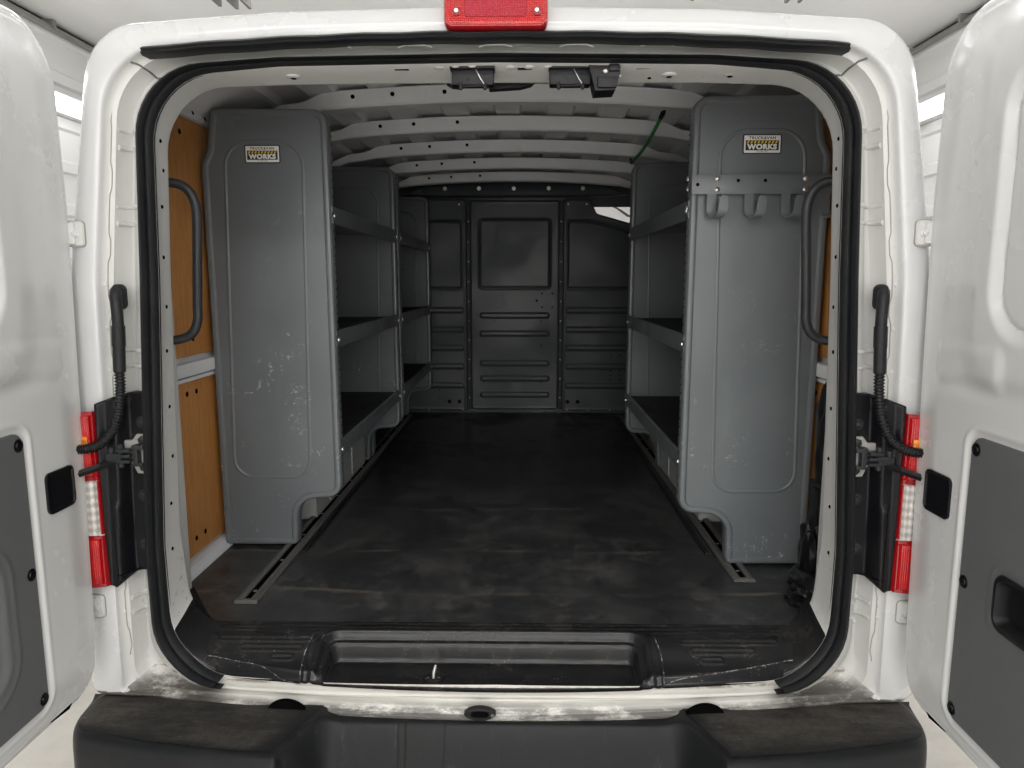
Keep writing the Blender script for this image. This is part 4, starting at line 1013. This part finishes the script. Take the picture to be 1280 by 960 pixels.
# coat hook rail on the right end panel
hx0 = .002; mb = MB(); z0, z1 = 1.797-FZ-.003, 1.850-FZ-.003; yh = -.016
mb.box(((hx0+.398)/2, yh, (z0+z1)/2), (.398-hx0, .003, z1-z0), 0, bev=.0008)
mb.box((.010, yh+.009, (z0+z1)/2), (.012, .016, z1-z0-.004), 0)
for x in (.130, .205, .018): mb.lathe((x, yh-.0014, z1-.016 if x > .1 else z1-.027), (0, -1, 0), [(.005, 0), (.005, .0006)], 10, 1)
hr = mb.build('coat_hook_rail', ['steel_right', 'hole'], uC, ang=30)
for x in (.058, .163, .264, .374):
    mb = MB(); path = [(yh, z0+.004), (yh, z0-.012), (yh, z0-.028)]+[(yh-.019+.019*math.cos(a), z0-.046-.019*math.sin(a)) for a in np.linspace(0, math.pi, 12)]+[(yh-.038, z0-.034), (yh-.0385, z0-.022), (yh-.0385, z0-.014), (yh-.0385, z0-.009), (yh-.0385, z0-.0065)]
    ws = [.013]*(len(path)-4)+[.0125, .0105, .0075, .003]; P = [Vector((0, a, b)) for a, b in path]; secs = []
    for i, p in enumerate(P):
        t_ = (P[min(i+1, len(P)-1)]-P[max(i-1, 0)]).normalized(); n_v = Vector((1, 0, 0)).cross(t_).normalized()*.0014; w_ = ws[i]
        xo = x; x_t = xo+.024*float(ss(2, 16, i)); secs.append([(x_t-w_, p.y+n_v.y, p.z+n_v.z), (x_t+w_, p.y+n_v.y, p.z+n_v.z), (x_t+w_, p.y-n_v.y, p.z-n_v.z), (x_t-w_, p.y-n_v.y, p.z-n_v.z)])
    mb.loft(secs, capa=True, capb=True); mb.build('hook', 'steel_right', hr, ang=35)
for x in (.072, .316):
    for z in (z1-.011, z0+.012):
        MB().lathe((x, yh-.0015, z), (0, -1, 0), [(.0078, 0), (.0075, .003), (.005, .005), (.001, .006)], 8).build('bolt', 'metal', hr)
for z in (1.812-FZ, 1.76-FZ, 1.84-FZ): MB().lathe((-.0008, .020, z), (-1, 0, 0), [(.0075, 0), (.007, .003), (.004, .005), (.001, .0055)], 8).build('bolt', 'metal', uC)

# ------------------------------------------------------------------ loose things
t = thing('bungee_cord', 'green elastic cord with black hooks hanging between roof bows at the upper right', 'bungee cord', (.545, 1.4, 2.14))
a = Vector((.533, 1.00, 2.122)); b = Vector((.566, 1.93, 2.112)); P = [a.lerp(b, k/16)-Vector((0, 0, .022*math.sin(math.pi*k/16))) for k in range(17)]
MB().tube(P, .0068, 8).build('cord', 'green', t)
for p, sg in ((a, -1), (b, 1)):
    mb = MB(); mb.tube([p+Vector((0, sg*d, z)) for d, z in ((-.03, -.004), (-.01, .0), (.008, .002))], .0085, 10); mb.tube([p+Vector((0, sg*d, z)) for d, z in ((.006, .002), (.022, -.004), (.034, .006), (.036, .020), (.026, .032), (.012, .030))], .0045, 8)
    mb.build('hook', 'plastic', t)
def crumple(c, r, seed, amp, sub=4):
    rnd = np.random.RandomState(seed); bm = bmesh.new(); bmesh.ops.create_icosphere(bm, subdivisions=sub, radius=1)
    D = rnd.normal(size=(16, 3)); D /= np.linalg.norm(D, axis=1)[:, None]; F = rnd.uniform(3, 9, 16); Ph = rnd.uniform(0, 6, 16)
    for v in bm.verts:
        p = np.array(v.co); k = 0
        for d, f_, ph in zip(D, F, Ph): k += abs(math.sin(f_*(p@d)+ph))*.5/len(F)*4
        q = p*(1+amp*(k-1)); v.co = (c[0]+q[0]*r[0], c[1]+q[1]*r[1], max(FZ+.004, c[2]+q[2]*r[2]))
    mb = MB(); bm.verts.index_update(); mb.add([v.co for v in bm.verts], [[v.index for v in f.verts] for f in bm.faces]); bm.free(); return mb
mb = crumple((.862, .30, .725), (.056, .10, .040), 3, .6); v2 = crumple((.822, .27, .710), (.045, .045, .014), 8, .7); mb.add(v2.v, v2.f)
v3 = crumple((.868, .36, .80), (.03, .045, .10), 12, .5); mb.add(v3.v, v3.f)
tag(mb.build('plastic_bag', 'gloss_black', ang=22), 'crumpled black plastic bag on the floor behind the right pillar', 'bag')
mb = crumple((.900, .37, 1.12), (.028, .05, .17), 5, .6); tag(mb.build('plastic_wrap', 'gloss_black', ang=22), 'black plastic wrap hanging upright beside the right plywood liner', 'wrap')
mb = MB(); mb.box((.885, .37, .86), (.04, .07, .30), bev=.006); mb.box((.862, .35, .86), (.010, .03, .27), bev=.003)
tag(mb.build('jack_case', 'plastic', ang=30), 'tall black plastic case standing in the corner behind the right pillar', 'case')

for u_ in (uA, uB, uC): del u_['local']
